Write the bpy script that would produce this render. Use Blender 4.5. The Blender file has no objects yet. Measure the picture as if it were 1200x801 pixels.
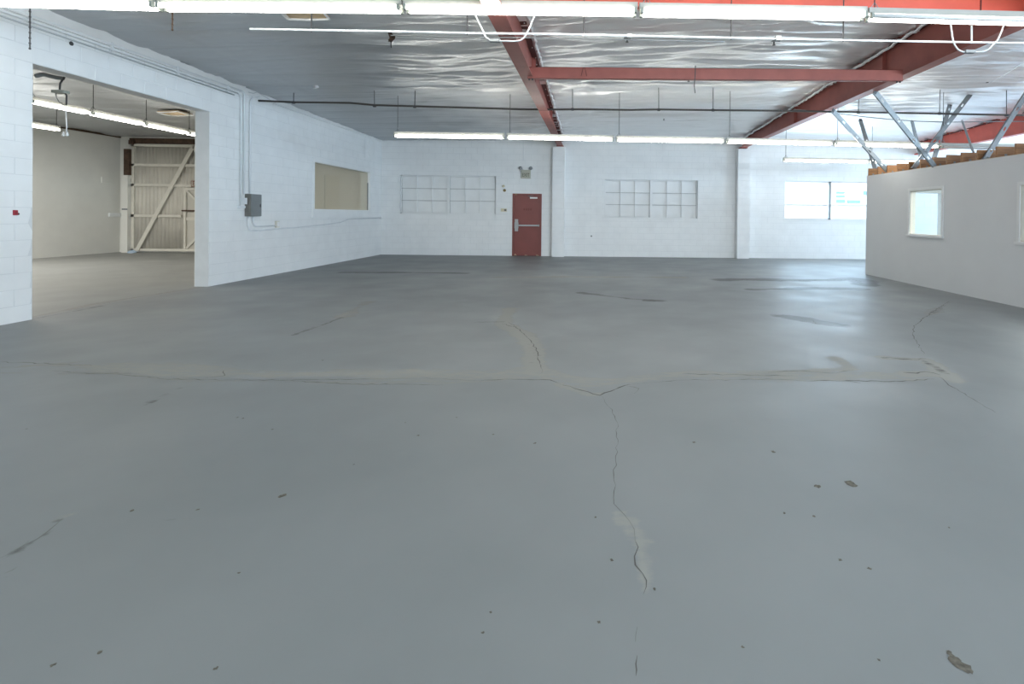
import bpy, math, random
import numpy as np
from mathutils import Matrix, Vector

random.seed(7)
rng = np.random.default_rng(7)
SC = bpy.context.scene
COL = SC.collection

# ------------------------------------------------------------------ camera
F, PX, PY = 600.0, 707.5, 257.4           # focal length and principal point for a 1200x801 frame
YAW, PITCH, ROLL, CH = -0.0257, -0.0082, 0.0117, 1.4053


def cam_dir(a, b, fw=1.0):
    """camera coordinates (a right, b down, fw forward) -> world direction"""
    c, s = math.cos(ROLL), math.sin(ROLL)
    uu = a * c + b * s
    vv = -a * s + b * c
    xr, y2, z2 = uu, fw, -vv
    c, s = math.cos(PITCH), math.sin(PITCH)
    yr = y2 * c - z2 * s
    z = y2 * s + z2 * c
    c, s = math.cos(YAW), math.sin(YAW)
    return Vector((xr * c - yr * s, xr * s + yr * c, z))


def ray(u, v):
    return cam_dir((u - PX) / F, (v - PY) / F)


def onX(u, v, X):
    r = ray(u, v); t = X / r.x
    return Vector((X, r.y * t, r.z * t + CH))


def onY(u, v, Y):
    r = ray(u, v); t = Y / r.y
    return Vector((r.x * t, Y, r.z * t + CH))


def onZ(u, v, Z):
    r = ray(u, v); t = (Z - CH) / r.z
    return Vector((r.x * t, r.y * t, Z))


cam = bpy.data.cameras.new('camera')
cam.sensor_width = 36.0
cam.lens = F / 1200 * 36.0
cam.shift_x = (600 - PX) / 1200
cam.shift_y = (PY - 400.5) / 1200
cam.clip_start = 0.05
cam.clip_end = 200
co = bpy.data.objects.new('camera', cam)
COL.objects.link(co)
R_, U_, B_ = cam_dir(1, 0, 0), cam_dir(0, -1, 0), -cam_dir(0, 0, 1)
co.matrix_world = Matrix(((R_.x, U_.x, B_.x, 0), (R_.y, U_.y, B_.y, 0), (R_.z, U_.z, B_.z, CH), (0, 0, 0, 1)))
SC.camera = co

# ------------------------------------------------------------------ world, daylight, added fill lamps, exposure
wd = bpy.data.worlds.new('sky')
SC.world = wd
wd.use_nodes = True
bg = wd.node_tree.nodes['Background']
bg.inputs[0].default_value = (0.80, 0.90, 1.0, 1)
bg.inputs[1].default_value = 2.6


def area(name, loc, direction, sx, sy, power, color):
    l = bpy.data.lights.new(name, 'AREA')
    l.shape = 'RECTANGLE'; l.size = sx; l.size_y = sy
    l.energy = power; l.color = color
    o = bpy.data.objects.new(name, l)
    COL.objects.link(o)
    o.location = loc
    o.rotation_euler = Vector(direction).to_track_quat('-Z', 'Y').to_euler()
    return o


DAY = (0.50, 0.74, 1.0)
FLU = (1.0, 1.0, 0.93)
# open roll-up doorway in the right-hand wall, behind the office
area('daylight_right_doorway', (16.9, 15.2, 1.55), (-1, 0, 0.05), 4.0, 2.8, 210, DAY)
# added unseen fill over the office roof, brightens the foil ceiling
area('ceiling_fill', (16.9, 7.7, 3.3), (-1, -0.15, 0.06), 4.6, 0.9, 600, (0.55, 0.78, 1.0))
# daylight falling through the back window
area('daylight_back_window', (8.28, 17.85, 2.02), (-0.1, -1, -0.45), 3.1, 1.2, 80, DAY)
# bluish fill added out of view behind the camera for the left wall
area('left_wall_fill', (7.5, -5.6, 1.9), (-0.75, 1, 0.08), 8.0, 2.8, 820, (0.74, 0.88, 1.0))
# unseen strip light rows: behind the photographer, and right of the office
area('strip_row_behind_a', (0.5, -0.6, 3.5), (0, 0, -1), 13.0, 0.15, 25, FLU)
area('strip_row_right', (12.0, 8.0, 3.6), (0, 0, -1), 0.3, 6.0, 60, FLU)
# fill put inside the office to lift its dark interior
area('office_fill', (8.3, 9.6, 2.42), (0, 0, -1), 1.2, 3.0, 110, (0.95, 1.0, 1.0))
SC.view_settings.view_transform = 'Standard'
SC.view_settings.look = 'None'
SC.view_settings.exposure = 0.70
SC.view_settings.gamma = 1.0
SC.view_settings.use_curve_mapping = False
TUBE_E = 13.5

# ------------------------------------------------------------------ materials


def mat(name, rgb, rough=0.6, metal=0.0, spec=0.5, noise=0.0, nscale=6.0, bump=0.0, bscale=60.0, emit=None, stretch=(1, 1, 1), bdist=0.01):
    m = bpy.data.materials.new(name)
    m.use_nodes = True
    nt = m.node_tree
    b = nt.nodes['Principled BSDF']
    b.inputs['Base Color'].default_value = (*rgb, 1)
    b.inputs['Roughness'].default_value = rough
    b.inputs['Metallic'].default_value = metal
    b.inputs['Specular IOR Level'].default_value = spec
    tc = mp = None
    if noise or bump:
        tc = nt.nodes.new('ShaderNodeTexCoord')
        mp = nt.nodes.new('ShaderNodeMapping')
        mp.inputs['Scale'].default_value = stretch
        geo = nt.nodes.new('ShaderNodeNewGeometry')
        nt.links.new(geo.outputs['Position'], mp.inputs['Vector'])
    if noise:
        n = nt.nodes.new('ShaderNodeTexNoise')
        n.inputs['Scale'].default_value = nscale
        n.inputs['Detail'].default_value = 5
        nt.links.new(mp.outputs[0], n.inputs['Vector'])
        mr = nt.nodes.new('ShaderNodeMapRange')
        mr.inputs['From Min'].default_value = 0.3
        mr.inputs['From Max'].default_value = 0.7
        mr.inputs['To Min'].default_value = 1 - noise
        mr.inputs['To Max'].default_value = 1 + noise * 0.5
        nt.links.new(n.outputs['Fac'], mr.inputs['Value'])
        mx = nt.nodes.new('ShaderNodeVectorMath')
        mx.operation = 'SCALE'
        mx.inputs[0].default_value = rgb
        nt.links.new(mr.outputs[0], mx.inputs['Scale'])
        nt.links.new(mx.outputs[0], b.inputs['Base Color'])
    if bump:
        n = nt.nodes.new('ShaderNodeTexNoise')
        n.inputs['Scale'].default_value = bscale
        n.inputs['Detail'].default_value = 4
        nt.links.new(mp.outputs[0], n.inputs['Vector'])
        bp = nt.nodes.new('ShaderNodeBump')
        bp.inputs['Strength'].default_value = bump
        bp.inputs['Distance'].default_value = bdist
        nt.links.new(n.outputs['Fac'], bp.inputs['Height'])
        nt.links.new(bp.outputs[0], b.inputs['Normal'])
    if emit:
        b.inputs['Emission Color'].default_value = (*emit[0], 1)
        b.inputs['Emission Strength'].default_value = emit[1]
    return m


M = {}
M['wall'] = mat('painted_block_white', (0.80, 0.815, 0.815), 0.55, noise=0.04, nscale=3, bump=0.25, bscale=90)
M['barshade'] = mat('shade_toned_bar', (0.50, 0.51, 0.51), 0.8, noise=0.1)  # greyer tone on horizontal muntins stands in for their shadow lines
M['scuff'] = mat('faded_door_marks', (0.175, 0.042, 0.034), 0.6)
M['joint'] = mat('painted_mortar', (0.68, 0.70, 0.705), 0.7, noise=0.05, nscale=5)
M['cream'] = mat('cream_paint', (0.74, 0.73, 0.68), 0.6, noise=0.04, nscale=2, bump=0.15, bscale=60)
M['creamjoint'] = mat('cream_mortar', (0.70, 0.675, 0.60), 0.7)
M['drywall'] = mat('drywall_paint', (0.73, 0.74, 0.74), 0.6, noise=0.02, nscale=2)
M['trim'] = mat('white_trim_paint', (0.80, 0.81, 0.80), 0.4, noise=0.02)
M['red'] = mat('red_oxide_steel', (0.34, 0.105, 0.085), 0.5, noise=0.15, nscale=4)
M['redbright'] = mat('red_primer_steel', (0.52, 0.085, 0.055), 0.45, noise=0.12, nscale=4)
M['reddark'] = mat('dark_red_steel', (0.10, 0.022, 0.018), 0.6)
M['doorred'] = mat('red_door_paint', (0.225, 0.064, 0.054), 0.42, noise=0.08, nscale=3)
M['steel'] = mat('galvanised_steel', (0.25, 0.265, 0.27), 0.5, 0.5, noise=0.12, nscale=12)
M['chrome'] = mat('brushed_steel', (0.42, 0.42, 0.42), 0.4, 0.6)
M['dark'] = mat('dark_iron', (0.05, 0.05, 0.052), 0.55, noise=0.2)
M['pipe'] = mat('dark_brown_pipe', (0.060, 0.052, 0.045), 0.5, noise=0.35, nscale=1.2)
M['conduit'] = mat('white_conduit', (0.72, 0.75, 0.77), 0.4, noise=0.05)
M['conduitgrey'] = mat('grey_conduit', (0.52, 0.545, 0.56), 0.5)
M['wood'] = mat('joist_timber', (0.38, 0.185, 0.075), 0.6, noise=0.35, nscale=7, stretch=(0.6, 6, 6))
M['wooddark'] = mat('rusty_brown_timber', (0.085, 0.048, 0.028), 0.7, noise=0.4, nscale=9)
M['tan'] = mat('tan_plywood', (0.55, 0.42, 0.27), 0.7, noise=0.15, nscale=6)
M['housing'] = mat('strip_light_housing', (0.42, 0.415, 0.375), 0.4, noise=0.08, nscale=8)
M['socket'] = mat('lampholder_plastic', (0.30, 0.32, 0.28), 0.5)
M['tube'] = mat('lit_fluorescent_tube', (0.9, 0.9, 0.9), 0.4, emit=((1.0, 0.985, 0.915), TUBE_E))
M['tubeoff'] = mat('unlit_fluorescent_tube', (0.78, 0.80, 0.80), 0.25)
M['panel'] = mat('grey_panel_enamel', (0.20, 0.215, 0.22), 0.45, noise=0.06)
M['panelside'] = mat('brown_grey_panel_side', (0.16, 0.155, 0.14), 0.5, noise=0.2, nscale=9)
M['sign'] = mat('aged_sign_plastic', (0.48, 0.47, 0.39), 0.5, noise=0.08)
M['ink'] = mat('dark_olive_lettering', (0.075, 0.080, 0.045), 0.6)
M['redink'] = mat('brown_red_lettering', (0.20, 0.045, 0.03), 0.6)
M['alarm'] = mat('red_alarm_plastic', (0.33, 0.012, 0.030), 0.4)
M['tin'] = mat('corrugated_cream_tin', (0.60, 0.57, 0.50), 0.5, noise=0.10, nscale=2)
M['bracing'] = mat('cream_steel_bracing', (0.69, 0.66, 0.58), 0.5, noise=0.06)
M['facade'] = mat('outside_pale_stucco', (0.86, 0.87, 0.87), 0.8)
M['asphalt'] = mat('outside_paving', (0.6, 0.6, 0.6), 0.9)
M['outglass'] = mat('outside_blue_window', (0.20, 0.36, 0.48), 0.3)
M['crack'] = mat('crack_shadow_grime', (0.105, 0.100, 0.092), 0.9)
M['crackpale'] = mat('crack_filler', (0.15, 0.145, 0.13), 0.85, noise=0.3, nscale=20)
M['chip'] = mat('exposed_concrete', (0.13, 0.115, 0.09), 0.9, noise=0.5, nscale=60)
M['beige'] = mat('beige_plastic', (0.66, 0.60, 0.42), 0.5)
M['brass'] = mat('brass_brown', (0.32, 0.23, 0.10), 0.4, 0.4)
M['blue'] = mat('pale_blue_cloth', (0.50, 0.62, 0.75), 0.9)


def glass_mat(name, tint=(1, 1, 1), wire=False):
    m = bpy.data.materials.new(name)
    m.use_nodes = True
    nt = m.node_tree
    nt.nodes.clear()
    out = nt.nodes.new('ShaderNodeOutputMaterial')
    tr = nt.nodes.new('ShaderNodeBsdfTransparent')
    tr.inputs[0].default_value = (*tint, 1)
    gl = nt.nodes.new('ShaderNodeBsdfGlossy')
    gl.inputs['Roughness'].default_value = 0.03
    lw = nt.nodes.new('ShaderNodeLayerWeight')
    lw.inputs[0].default_value = 0.5
    pw = nt.nodes.new('ShaderNodeMath'); pw.operation = 'POWER'
    pw.inputs[1].default_value = 4.0
    nt.links.new(lw.outputs['Facing'], pw.inputs[0])
    fr = nt.nodes.new('ShaderNodeMath'); fr.operation = 'MULTIPLY_ADD'
    fr.inputs[1].default_value = 0.45; fr.inputs[2].default_value = 0.025
    nt.links.new(pw.outputs[0], fr.inputs[0])
    mx = nt.nodes.new('ShaderNodeMixShader')
    nt.links.new(fr.outputs[0], mx.inputs[0])
    nt.links.new(tr.outputs[0], mx.inputs[1])
    nt.links.new(gl.outputs[0], mx.inputs[2])
    last = mx
    if wire:
        geo = nt.nodes.new('ShaderNodeNewGeometry')
        sx = nt.nodes.new('ShaderNodeSeparateXYZ')
        nt.links.new(geo.outputs['Position'], sx.inputs[0])
        facs = []
        for sg in (1, -1):
            a = nt.nodes.new('ShaderNodeMath'); a.operation = 'MULTIPLY_ADD'
            a.inputs[1].default_value = 0.62 * sg
            nt.links.new(sx.outputs['Y'], a.inputs[0]); nt.links.new(sx.outputs['Z'], a.inputs[2])
            w = nt.nodes.new('ShaderNodeMath'); w.operation = 'PINGPONG'
            w.inputs[1].default_value = 0.035
            nt.links.new(a.outputs[0], w.inputs[0])
            l = nt.nodes.new('ShaderNodeMath'); l.operation = 'LESS_THAN'
            l.inputs[1].default_value = 0.0016
            nt.links.new(w.outputs[0], l.inputs[0])
            facs.append(l)
        mxm = nt.nodes.new('ShaderNodeMath'); mxm.operation = 'MAXIMUM'
        nt.links.new(facs[0].outputs[0], mxm.inputs[0]); nt.links.new(facs[1].outputs[0], mxm.inputs[1])
        df = nt.nodes.new('ShaderNodeBsdfDiffuse')
        df.inputs[0].default_value = (0.72, 0.70, 0.64, 1)
        m2 = nt.nodes.new('ShaderNodeMixShader')
        nt.links.new(mxm.outputs[0], m2.inputs[0])
        nt.links.new(mx.outputs[0], m2.inputs[1]); nt.links.new(df.outputs[0], m2.inputs[2])
        last = m2
    nt.links.new(last.outputs[0], out.inputs[0])
    return m


M['glass'] = glass_mat('clear_glass', (0.95, 0.98, 0.98))
M['wireglass'] = glass_mat('wired_glass', (0.90, 0.89, 0.84), True)


def foil_mat():
    m = mat('silver_insulation_foil', (0.93, 0.935, 0.94), 0.36, 0.42)
    nt = m.node_tree
    b = nt.nodes['Principled BSDF']
    geo = nt.nodes.new('ShaderNodeNewGeometry')
    prev = None
    for sc, st, dist, strg in (((0.9, 7.0, 1), 1.0, 0.024, 0.55), ((4.0, 16.0, 1), 1.0, 0.006, 0.28)):
        mp = nt.nodes.new('ShaderNodeMapping')
        mp.inputs['Scale'].default_value = sc
        nt.links.new(geo.outputs['Position'], mp.inputs['Vector'])
        n = nt.nodes.new('ShaderNodeTexNoise')
        n.inputs['Scale'].default_value = st
        n.inputs['Detail'].default_value = 4
        n.inputs['Distortion'].default_value = 0.6
        nt.links.new(mp.outputs[0], n.inputs['Vector'])
        bp = nt.nodes.new('ShaderNodeBump')
        bp.inputs['Distance'].default_value = dist
        bp.inputs['Strength'].default_value = strg
        nt.links.new(n.outputs['Fac'], bp.inputs['Height'])
        if prev:
            nt.links.new(prev.outputs[0], bp.inputs['Normal'])
        prev = bp
    nt.links.new(prev.outputs[0], b.inputs['Normal'])
    # left bay and adjoining hall: dimmer reflections painted into the base colour
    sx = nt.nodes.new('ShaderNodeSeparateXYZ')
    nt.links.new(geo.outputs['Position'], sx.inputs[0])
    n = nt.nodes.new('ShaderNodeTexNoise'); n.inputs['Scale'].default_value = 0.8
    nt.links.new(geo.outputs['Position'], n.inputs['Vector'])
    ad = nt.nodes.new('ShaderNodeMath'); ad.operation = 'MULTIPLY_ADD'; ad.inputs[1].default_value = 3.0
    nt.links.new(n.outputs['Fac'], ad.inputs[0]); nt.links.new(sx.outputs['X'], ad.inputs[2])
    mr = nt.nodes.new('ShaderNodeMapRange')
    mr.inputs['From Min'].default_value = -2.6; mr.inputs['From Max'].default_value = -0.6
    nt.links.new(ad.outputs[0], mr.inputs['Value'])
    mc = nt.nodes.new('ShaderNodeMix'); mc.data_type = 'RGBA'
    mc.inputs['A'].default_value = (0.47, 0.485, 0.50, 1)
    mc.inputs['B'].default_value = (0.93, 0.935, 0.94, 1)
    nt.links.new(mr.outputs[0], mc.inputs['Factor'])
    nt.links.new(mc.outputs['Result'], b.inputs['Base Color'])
    return m


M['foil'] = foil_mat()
M['foiledge'] = mat('white_foil_backing', (0.78, 0.79, 0.80), 0.5, 0.2, noise=0.1, nscale=10)


def floor_mat():
    m = bpy.data.materials.new('grey_painted_concrete')
    m.use_nodes = True
    nt = m.node_tree
    N = nt.nodes.new
    L = nt.links.new
    b = nt.nodes['Principled BSDF']
    at = N('ShaderNodeAttribute'); at.attribute_name = 'wear'
    sp = N('ShaderNodeSeparateColor')
    L(at.outputs['Color'], sp.inputs[0])
    geo = N('ShaderNodeNewGeometry')

    def noise(scale, detail=5, stretch=(1, 1, 1), lo=0.35, hi=0.65):
        mp = N('ShaderNodeMapping'); mp.inputs['Scale'].default_value = stretch
        L(geo.outputs['Position'], mp.inputs['Vector'])
        n = N('ShaderNodeTexNoise'); n.inputs['Scale'].default_value = scale; n.inputs['Detail'].default_value = detail
        L(mp.outputs[0], n.inputs['Vector'])
        r = N('ShaderNodeMapRange'); r.inputs['From Min'].default_value = lo; r.inputs['From Max'].default_value = hi
        L(n.outputs['Fac'], r.inputs['Value'])
        return n, r

    _, big = noise(0.55, 4)
    c0 = N('ShaderNodeMix'); c0.data_type = 'RGBA'
    c0.inputs['A'].default_value = (0.198, 0.209, 0.208, 1)
    c0.inputs['B'].default_value = (0.232, 0.242, 0.240, 1)
    L(big.outputs[0], c0.inputs['Factor'])
    # dusty, unpainted-looking slab in the adjoining hall (blue channel)
    c1 = N('ShaderNodeMix'); c1.data_type = 'RGBA'
    c1.inputs['B'].default_value = (0.262, 0.262, 0.245, 1)
    L(sp.outputs['Blue'], c1.inputs['Factor']); L(c0.outputs['Result'], c1.inputs['A'])
    # worn pale patches (red channel), broken up by noise
    def ragged(chan, scale, stretch, gain, cap, amp):
        n_, r_ = noise(scale, 8, stretch, 0.25, 0.75)
        n_.inputs['Roughness'].default_value = 0.68
        a_ = N('ShaderNodeMath'); a_.operation = 'MULTIPLY_ADD'; a_.inputs[1].default_value = amp
        ng = N('ShaderNodeMath'); ng.operation = 'MULTIPLY'; ng.inputs[1].default_value = -1.0
        L(r_.outputs[0], ng.inputs[0])
        L(sp.outputs[chan], a_.inputs[0]); L(ng.outputs[0], a_.inputs[2])
        g_ = N('ShaderNodeMath'); g_.operation = 'MULTIPLY'; g_.inputs[1].default_value = gain; g_.use_clamp = True
        L(a_.outputs[0], g_.inputs[0])
        c_ = N('ShaderNodeMath'); c_.operation = 'MULTIPLY'; c_.inputs[1].default_value = cap
        L(g_.outputs[0], c_.inputs[0])
        return c_

    m1 = ragged('Red', 6.0, (1, 2.6, 1), 2.4, 1.0, 1.10)
    c2 = N('ShaderNodeMix'); c2.data_type = 'RGBA'
    c2.inputs['B'].default_value = (0.292, 0.288, 0.262, 1)
    L(m1.outputs[0], c2.inputs['Factor']); L(c1.outputs['Result'], c2.inputs['A'])
    # dark stains and scuffs (green channel)
    m2 = ragged('Green', 6.0, (1, 2.2, 1), 2.0, 0.9, 1.38)
    c3 = N('ShaderNodeMix'); c3.data_type = 'RGBA'
    c3.inputs['B'].default_value = (0.062, 0.058, 0.055, 1)
    L(m2.outputs[0], c3.inputs['Factor']); L(c2.outputs['Result'], c3.inputs['A'])
    # sparse little pits
    v = N('ShaderNodeTexVoronoi'); v.inputs['Scale'].default_value = 2.6
    L(geo.outputs['Position'], v.inputs['Vector'])
    lt = N('ShaderNodeMath'); lt.operation = 'LESS_THAN'; lt.inputs[1].default_value = 0.018
    L(v.outputs['Distance'], lt.inputs[0])
    sel = N('ShaderNodeSeparateColor'); L(v.outputs['Color'], sel.inputs[0])
    gt = N('ShaderNodeMath'); gt.operation = 'GREATER_THAN'; gt.inputs[1].default_value = 0.45
    L(sel.outputs['Red'], gt.inputs[0])
    pm = N('ShaderNodeMath'); pm.operation = 'MULTIPLY'
    L(lt.outputs[0], pm.inputs[0]); L(gt.outputs[0], pm.inputs[1])
    pm2 = N('ShaderNodeMath'); pm2.operation = 'MULTIPLY'; pm2.inputs[1].default_value = 0.7
    L(pm.outputs[0], pm2.inputs[0])
    c4 = N('ShaderNodeMix'); c4.data_type = 'RGBA'
    c4.inputs['B'].default_value = (0.07, 0.068, 0.06, 1)
    L(pm2.outputs[0], c4.inputs['Factor']); L(c3.outputs['Result'], c4.inputs['A'])
    L(c4.outputs['Result'], b.inputs['Base Color'])
    _, nr = noise(1.3, 5, (1, 1, 1), 0.3, 0.7)
    rr = N('ShaderNodeMapRange'); rr.inputs['To Min'].default_value = 0.42; rr.inputs['To Max'].default_value = 0.55
    L(nr.outputs[0], rr.inputs['Value'])
    ra = N('ShaderNodeMath'); ra.operation = 'MULTIPLY_ADD'; ra.inputs[1].default_value = 0.35
    L(m1.outputs[0], ra.inputs[0]); L(rr.outputs[0], ra.inputs[2])
    L(ra.outputs[0], b.inputs['Roughness'])
    b.inputs['Specular IOR Level'].default_value = 0.40
    nn, _ = noise(9, 5, (1, 1, 1))
    bp = N('ShaderNodeBump'); bp.inputs['Distance'].default_value = 0.004; bp.inputs['Strength'].default_value = 0.10
    L(nn.outputs['Fac'], bp.inputs['Height'])
    L(bp.outputs[0], b.inputs['Normal'])
    return m


M['floor'] = floor_mat()

# ------------------------------------------------------------------ mesh helpers


class MB:
    def __init__(s):
        s.v = []; s.f = []

    def box(s, x0, x1, y0, y1, z0, z1):
        b = len(s.v)
        s.v += [(x0, y0, z0), (x1, y0, z0), (x1, y1, z0), (x0, y1, z0), (x0, y0, z1), (x1, y0, z1), (x1, y1, z1), (x0, y1, z1)]
        s.f += [tuple(b + i for i in q) for q in ((0, 3, 2, 1), (4, 5, 6, 7), (0, 1, 5, 4), (1, 2, 6, 5), (2, 3, 7, 6), (3, 0, 4, 7))]
        return s

    def hexa(s, p):
        b = len(s.v)
        s.v += [tuple(q) for q in p]
        s.f += [tuple(b + i for i in q) for q in ((0, 3, 2, 1), (4, 5, 6, 7), (0, 1, 5, 4), (1, 2, 6, 5), (2, 3, 7, 6), (3, 0, 4, 7))]
        return s

    def prism(s, poly, axis, a0, a1):
        """extrude a 2D outline along an axis: axis 'x' -> poly in (y,z); 'y' -> (x,z); 'z' -> (x,y)"""
        b = len(s.v); n = len(poly)
        for a in (a0, a1):
            for p, q in poly:
                s.v.append((a, p, q) if axis == 'x' else (p, a, q) if axis == 'y' else (p, q, a))
        s.f += [tuple(b + i for i in range(n))[::-1], tuple(b + n + i for i in range(n))]
        for i in range(n):
            j = (i + 1) % n
            s.f.append((b + i, b + j, b + n + j, b + n + i))
        return s

    def tube(s, pts, r, n=8, cap=True):
        pts = [Vector(p) for p in pts]
        b = len(s.v)
        up = None
        for i, p in enumerate(pts):
            if i == 0: t = pts[1] - pts[0]
            elif i == len(pts) - 1: t = pts[-1] - pts[-2]
            else: t = (pts[i + 1] - pts[i]).normalized() + (pts[i] - pts[i - 1]).normalized()
            t.normalize()
            if up is None:
                up = Vector((0, 0, 1)) if abs(t.z) < 0.9 else Vector((1, 0, 0))
            a = t.cross(up).normalized()
            c = a.cross(t).normalized()
            up = c
            for k in range(n):
                an = 2 * math.pi * k / n
                q = p + a * (math.cos(an) * r) + c * (math.sin(an) * r)
                s.v.append(tuple(q))
        for i in range(len(pts) - 1):
            for k in range(n):
                k2 = (k + 1) % n
                s.f.append((b + i * n + k, b + i * n + k2, b + (i + 1) * n + k2, b + (i + 1) * n + k))
        if cap:
            s.f.append(tuple(b + k for k in range(n))[::-1])
            s.f.append(tuple(b + (len(pts) - 1) * n + k for k in range(n)))
        return s

    def lathe(s, prof, c, axis='z', n=16):
        """profile of (radius, height) around an axis through c"""
        b = len(s.v)
        c = Vector(c)
        for r, h in prof:
            for k in range(n):
                an = 2 * math.pi * k / n
                x, y = math.cos(an) * r, math.sin(an) * r
                d = Vector((x, y, h)) if axis == 'z' else Vector((x, h, y)) if axis == 'y' else Vector((h, x, y))
                s.v.append(tuple(c + d))
        m = len(prof)
        for i in range(m - 1):
            for k in range(n):
                k2 = (k + 1) % n
                s.f.append((b + i * n + k, b + i * n + k2, b + (i + 1) * n + k2, b + (i + 1) * n + k))
        s.f.append(tuple(b + k for k in range(n))[::-1])
        s.f.append(tuple(b + (m - 1) * n + k for k in range(n)))
        return s

    def mesh(s, name, m, smooth=False):
        me = bpy.data.meshes.new(name)
        me.from_pydata(s.v, [], s.f)
        me.materials.append(m)
        if smooth:
            for p in me.polygons: p.use_smooth = True
        return me

    def build(s, name, m, parent=None, smooth=False, bevel=0):
        o = bpy.data.objects.new(name, s.mesh(name, m, smooth))
        COL.objects.link(o)
        if parent: 
            o.parent = parent
            o.matrix_parent_inverse = Matrix.Translation(-Vector(parent.location))
        if bevel:
            bv = o.modifiers.new('bevel', 'BEVEL'); bv.width = bevel; bv.segments = 2; bv.limit_method = 'ANGLE'
        return o


def child(o, part, root):
    """hang a sub-part under a part whose thing stands at root"""
    o.parent = part
    o.matrix_parent_inverse = Matrix.Identity(4)
    return o


def tag(o, label=None, cat=None, group=None, kind=None):
    if label: o['label'] = label
    if cat: o['category'] = cat
    if group: o['group'] = group
    if kind: o['kind'] = kind
    return o


def thing(name, label, cat, loc, group=None):
    o = bpy.data.objects.new(name, None)
    o.empty_display_size = 0.1
    COL.objects.link(o)
    o.location = loc
    return tag(o, label, cat, group)


def structure(o, label=None):
    return tag(o, label, None, None, 'structure')


def text_part(name, body, size, loc, rot, m, parent, depth=0.004, sx=1.0):
    cu = bpy.data.curves.new(name, 'FONT')
    cu.body = body; cu.size = size; cu.extrude = depth; cu.align_x = 'CENTER'; cu.align_y = 'CENTER'
    tmp = bpy.data.objects.new(name + '_tmp', cu)
    COL.objects.link(tmp)
    dg = bpy.context.evaluated_depsgraph_get()
    me = bpy.data.meshes.new_from_object(tmp.evaluated_get(dg))
    bpy.data.objects.remove(tmp)
    me.materials.clear(); me.materials.append(m)
    me.transform(Matrix.Translation(Vector(loc)) @ Matrix.Rotation(rot[2], 4, 'Z') @ Matrix.Rotation(rot[0], 4, 'X') @ Matrix.Diagonal((sx, 1, 1, 1)))
    o = bpy.data.objects.new(name, me)
    COL.objects.link(o)
    o.parent = parent
    o.matrix_parent_inverse = Matrix.Translation(-Vector(parent.location))
    return o


def arc(c, r, a0, a1, plane, n=7):
    out = []
    for i in range(n):
        a = a0 + (a1 - a0) * i / (n - 1)
        p, q = math.cos(a) * r, math.sin(a) * r
        out.append(Vector(c) + (Vector((0, p, q)) if plane == 'yz' else Vector((p, 0, q)) if plane == 'xz' else Vector((p, q, 0))))
    return out


def hash2(ix, iy, s):
    h = np.sin(ix * 127.1 + iy * 311.7 + s * 74.7) * 43758.5453
    return h - np.floor(h)


def vnoise(x, y, s=0):
    ix, iy = np.floor(x), np.floor(y)
    fx, fy = x - ix, y - iy
    fx = fx * fx * (3 - 2 * fx); fy = fy * fy * (3 - 2 * fy)
    a = hash2(ix, iy, s); b = hash2(ix + 1, iy, s); c = hash2(ix, iy + 1, s); d = hash2(ix + 1, iy + 1, s)
    return (a * (1 - fx) + b * fx) * (1 - fy) + (c * (1 - fx) + d * fx) * fy


def grid_mesh(name, xs, ys, zf, m, smooth=True, flip=False):
    X, Y = np.meshgrid(xs, ys)
    Z = zf(X, Y)
    nx, ny = len(xs), len(ys)
    co_ = np.stack([X, Y, Z], -1).reshape(-1, 3).astype(np.float32)
    i = np.arange((ny - 1) * (nx - 1))
    r, c = i // (nx - 1), i % (nx - 1)
    a = r * nx + c
    q = np.stack([a, a + 1, a + nx + 1, a + nx], -1)
    if flip: q = q[:, ::-1]
    me = bpy.data.meshes.new(name)
    me.vertices.add(len(co_)); me.vertices.foreach_set('co', co_.ravel())
    me.loops.add(q.size); me.loops.foreach_set('vertex_index', q.ravel().astype(np.int32))
    me.polygons.add(len(q)); me.polygons.foreach_set('loop_start', (np.arange(len(q)) * 4).astype(np.int32))
    me.polygons.foreach_set('loop_total', np.full(len(q), 4, np.int32))
    me.polygons.foreach_set('use_smooth', np.full(len(q), smooth))
    me.update(calc_edges=True)
    me.materials.append(m)
    return me, X, Y


# ------------------------------------------------------------------ main dimensions
XL, YB = -7.078, 17.49          # face of the left wall, face of the back wall
WT = 0.25                       # wall thickness
XA = -15.70                     # far wall of the adjoining hall
XR = 17.0                       # right-hand outer wall
YF = -6.0                       # front of the building, behind the photographer
XP, YP, ZP = 6.97, 12.78, 2.475   # office partition
JY0, JY1, JZ = 6.68, 9.685, 3.245  # big opening in the left wall
RAF = (-1.052, 5.17, 11.30)     # lines of the red rafters


def zc(X, Y):
    xc = np.clip(np.asarray(X, float) - XL, 0, 12.2)
    yy = np.maximum(np.asarray(Y, float), 5.0)
    return 3.86 + 0.02 * xc + (0.013 + 0.0019 * xc) * (YB - yy)


# ------------------------------------------------------------------ floor
def px_floor(pts):
    return [onZ(u, v, 0)[:2] for u, v in pts]


def seg_dist(X, Y, pts):
    d = np.full(X.shape, 1e9)
    for (x0, y0), (x1, y1) in zip(pts[:-1], pts[1:]):
        dx, dy = x1 - x0, y1 - y0
        L2 = dx * dx + dy * dy + 1e-9
        t = np.clip(((X - x0) * dx + (Y - y0) * dy) / L2, 0, 1)
        d = np.minimum(d, np.hypot(X - x0 - t * dx, Y - y0 - t * dy))
    return d


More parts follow.
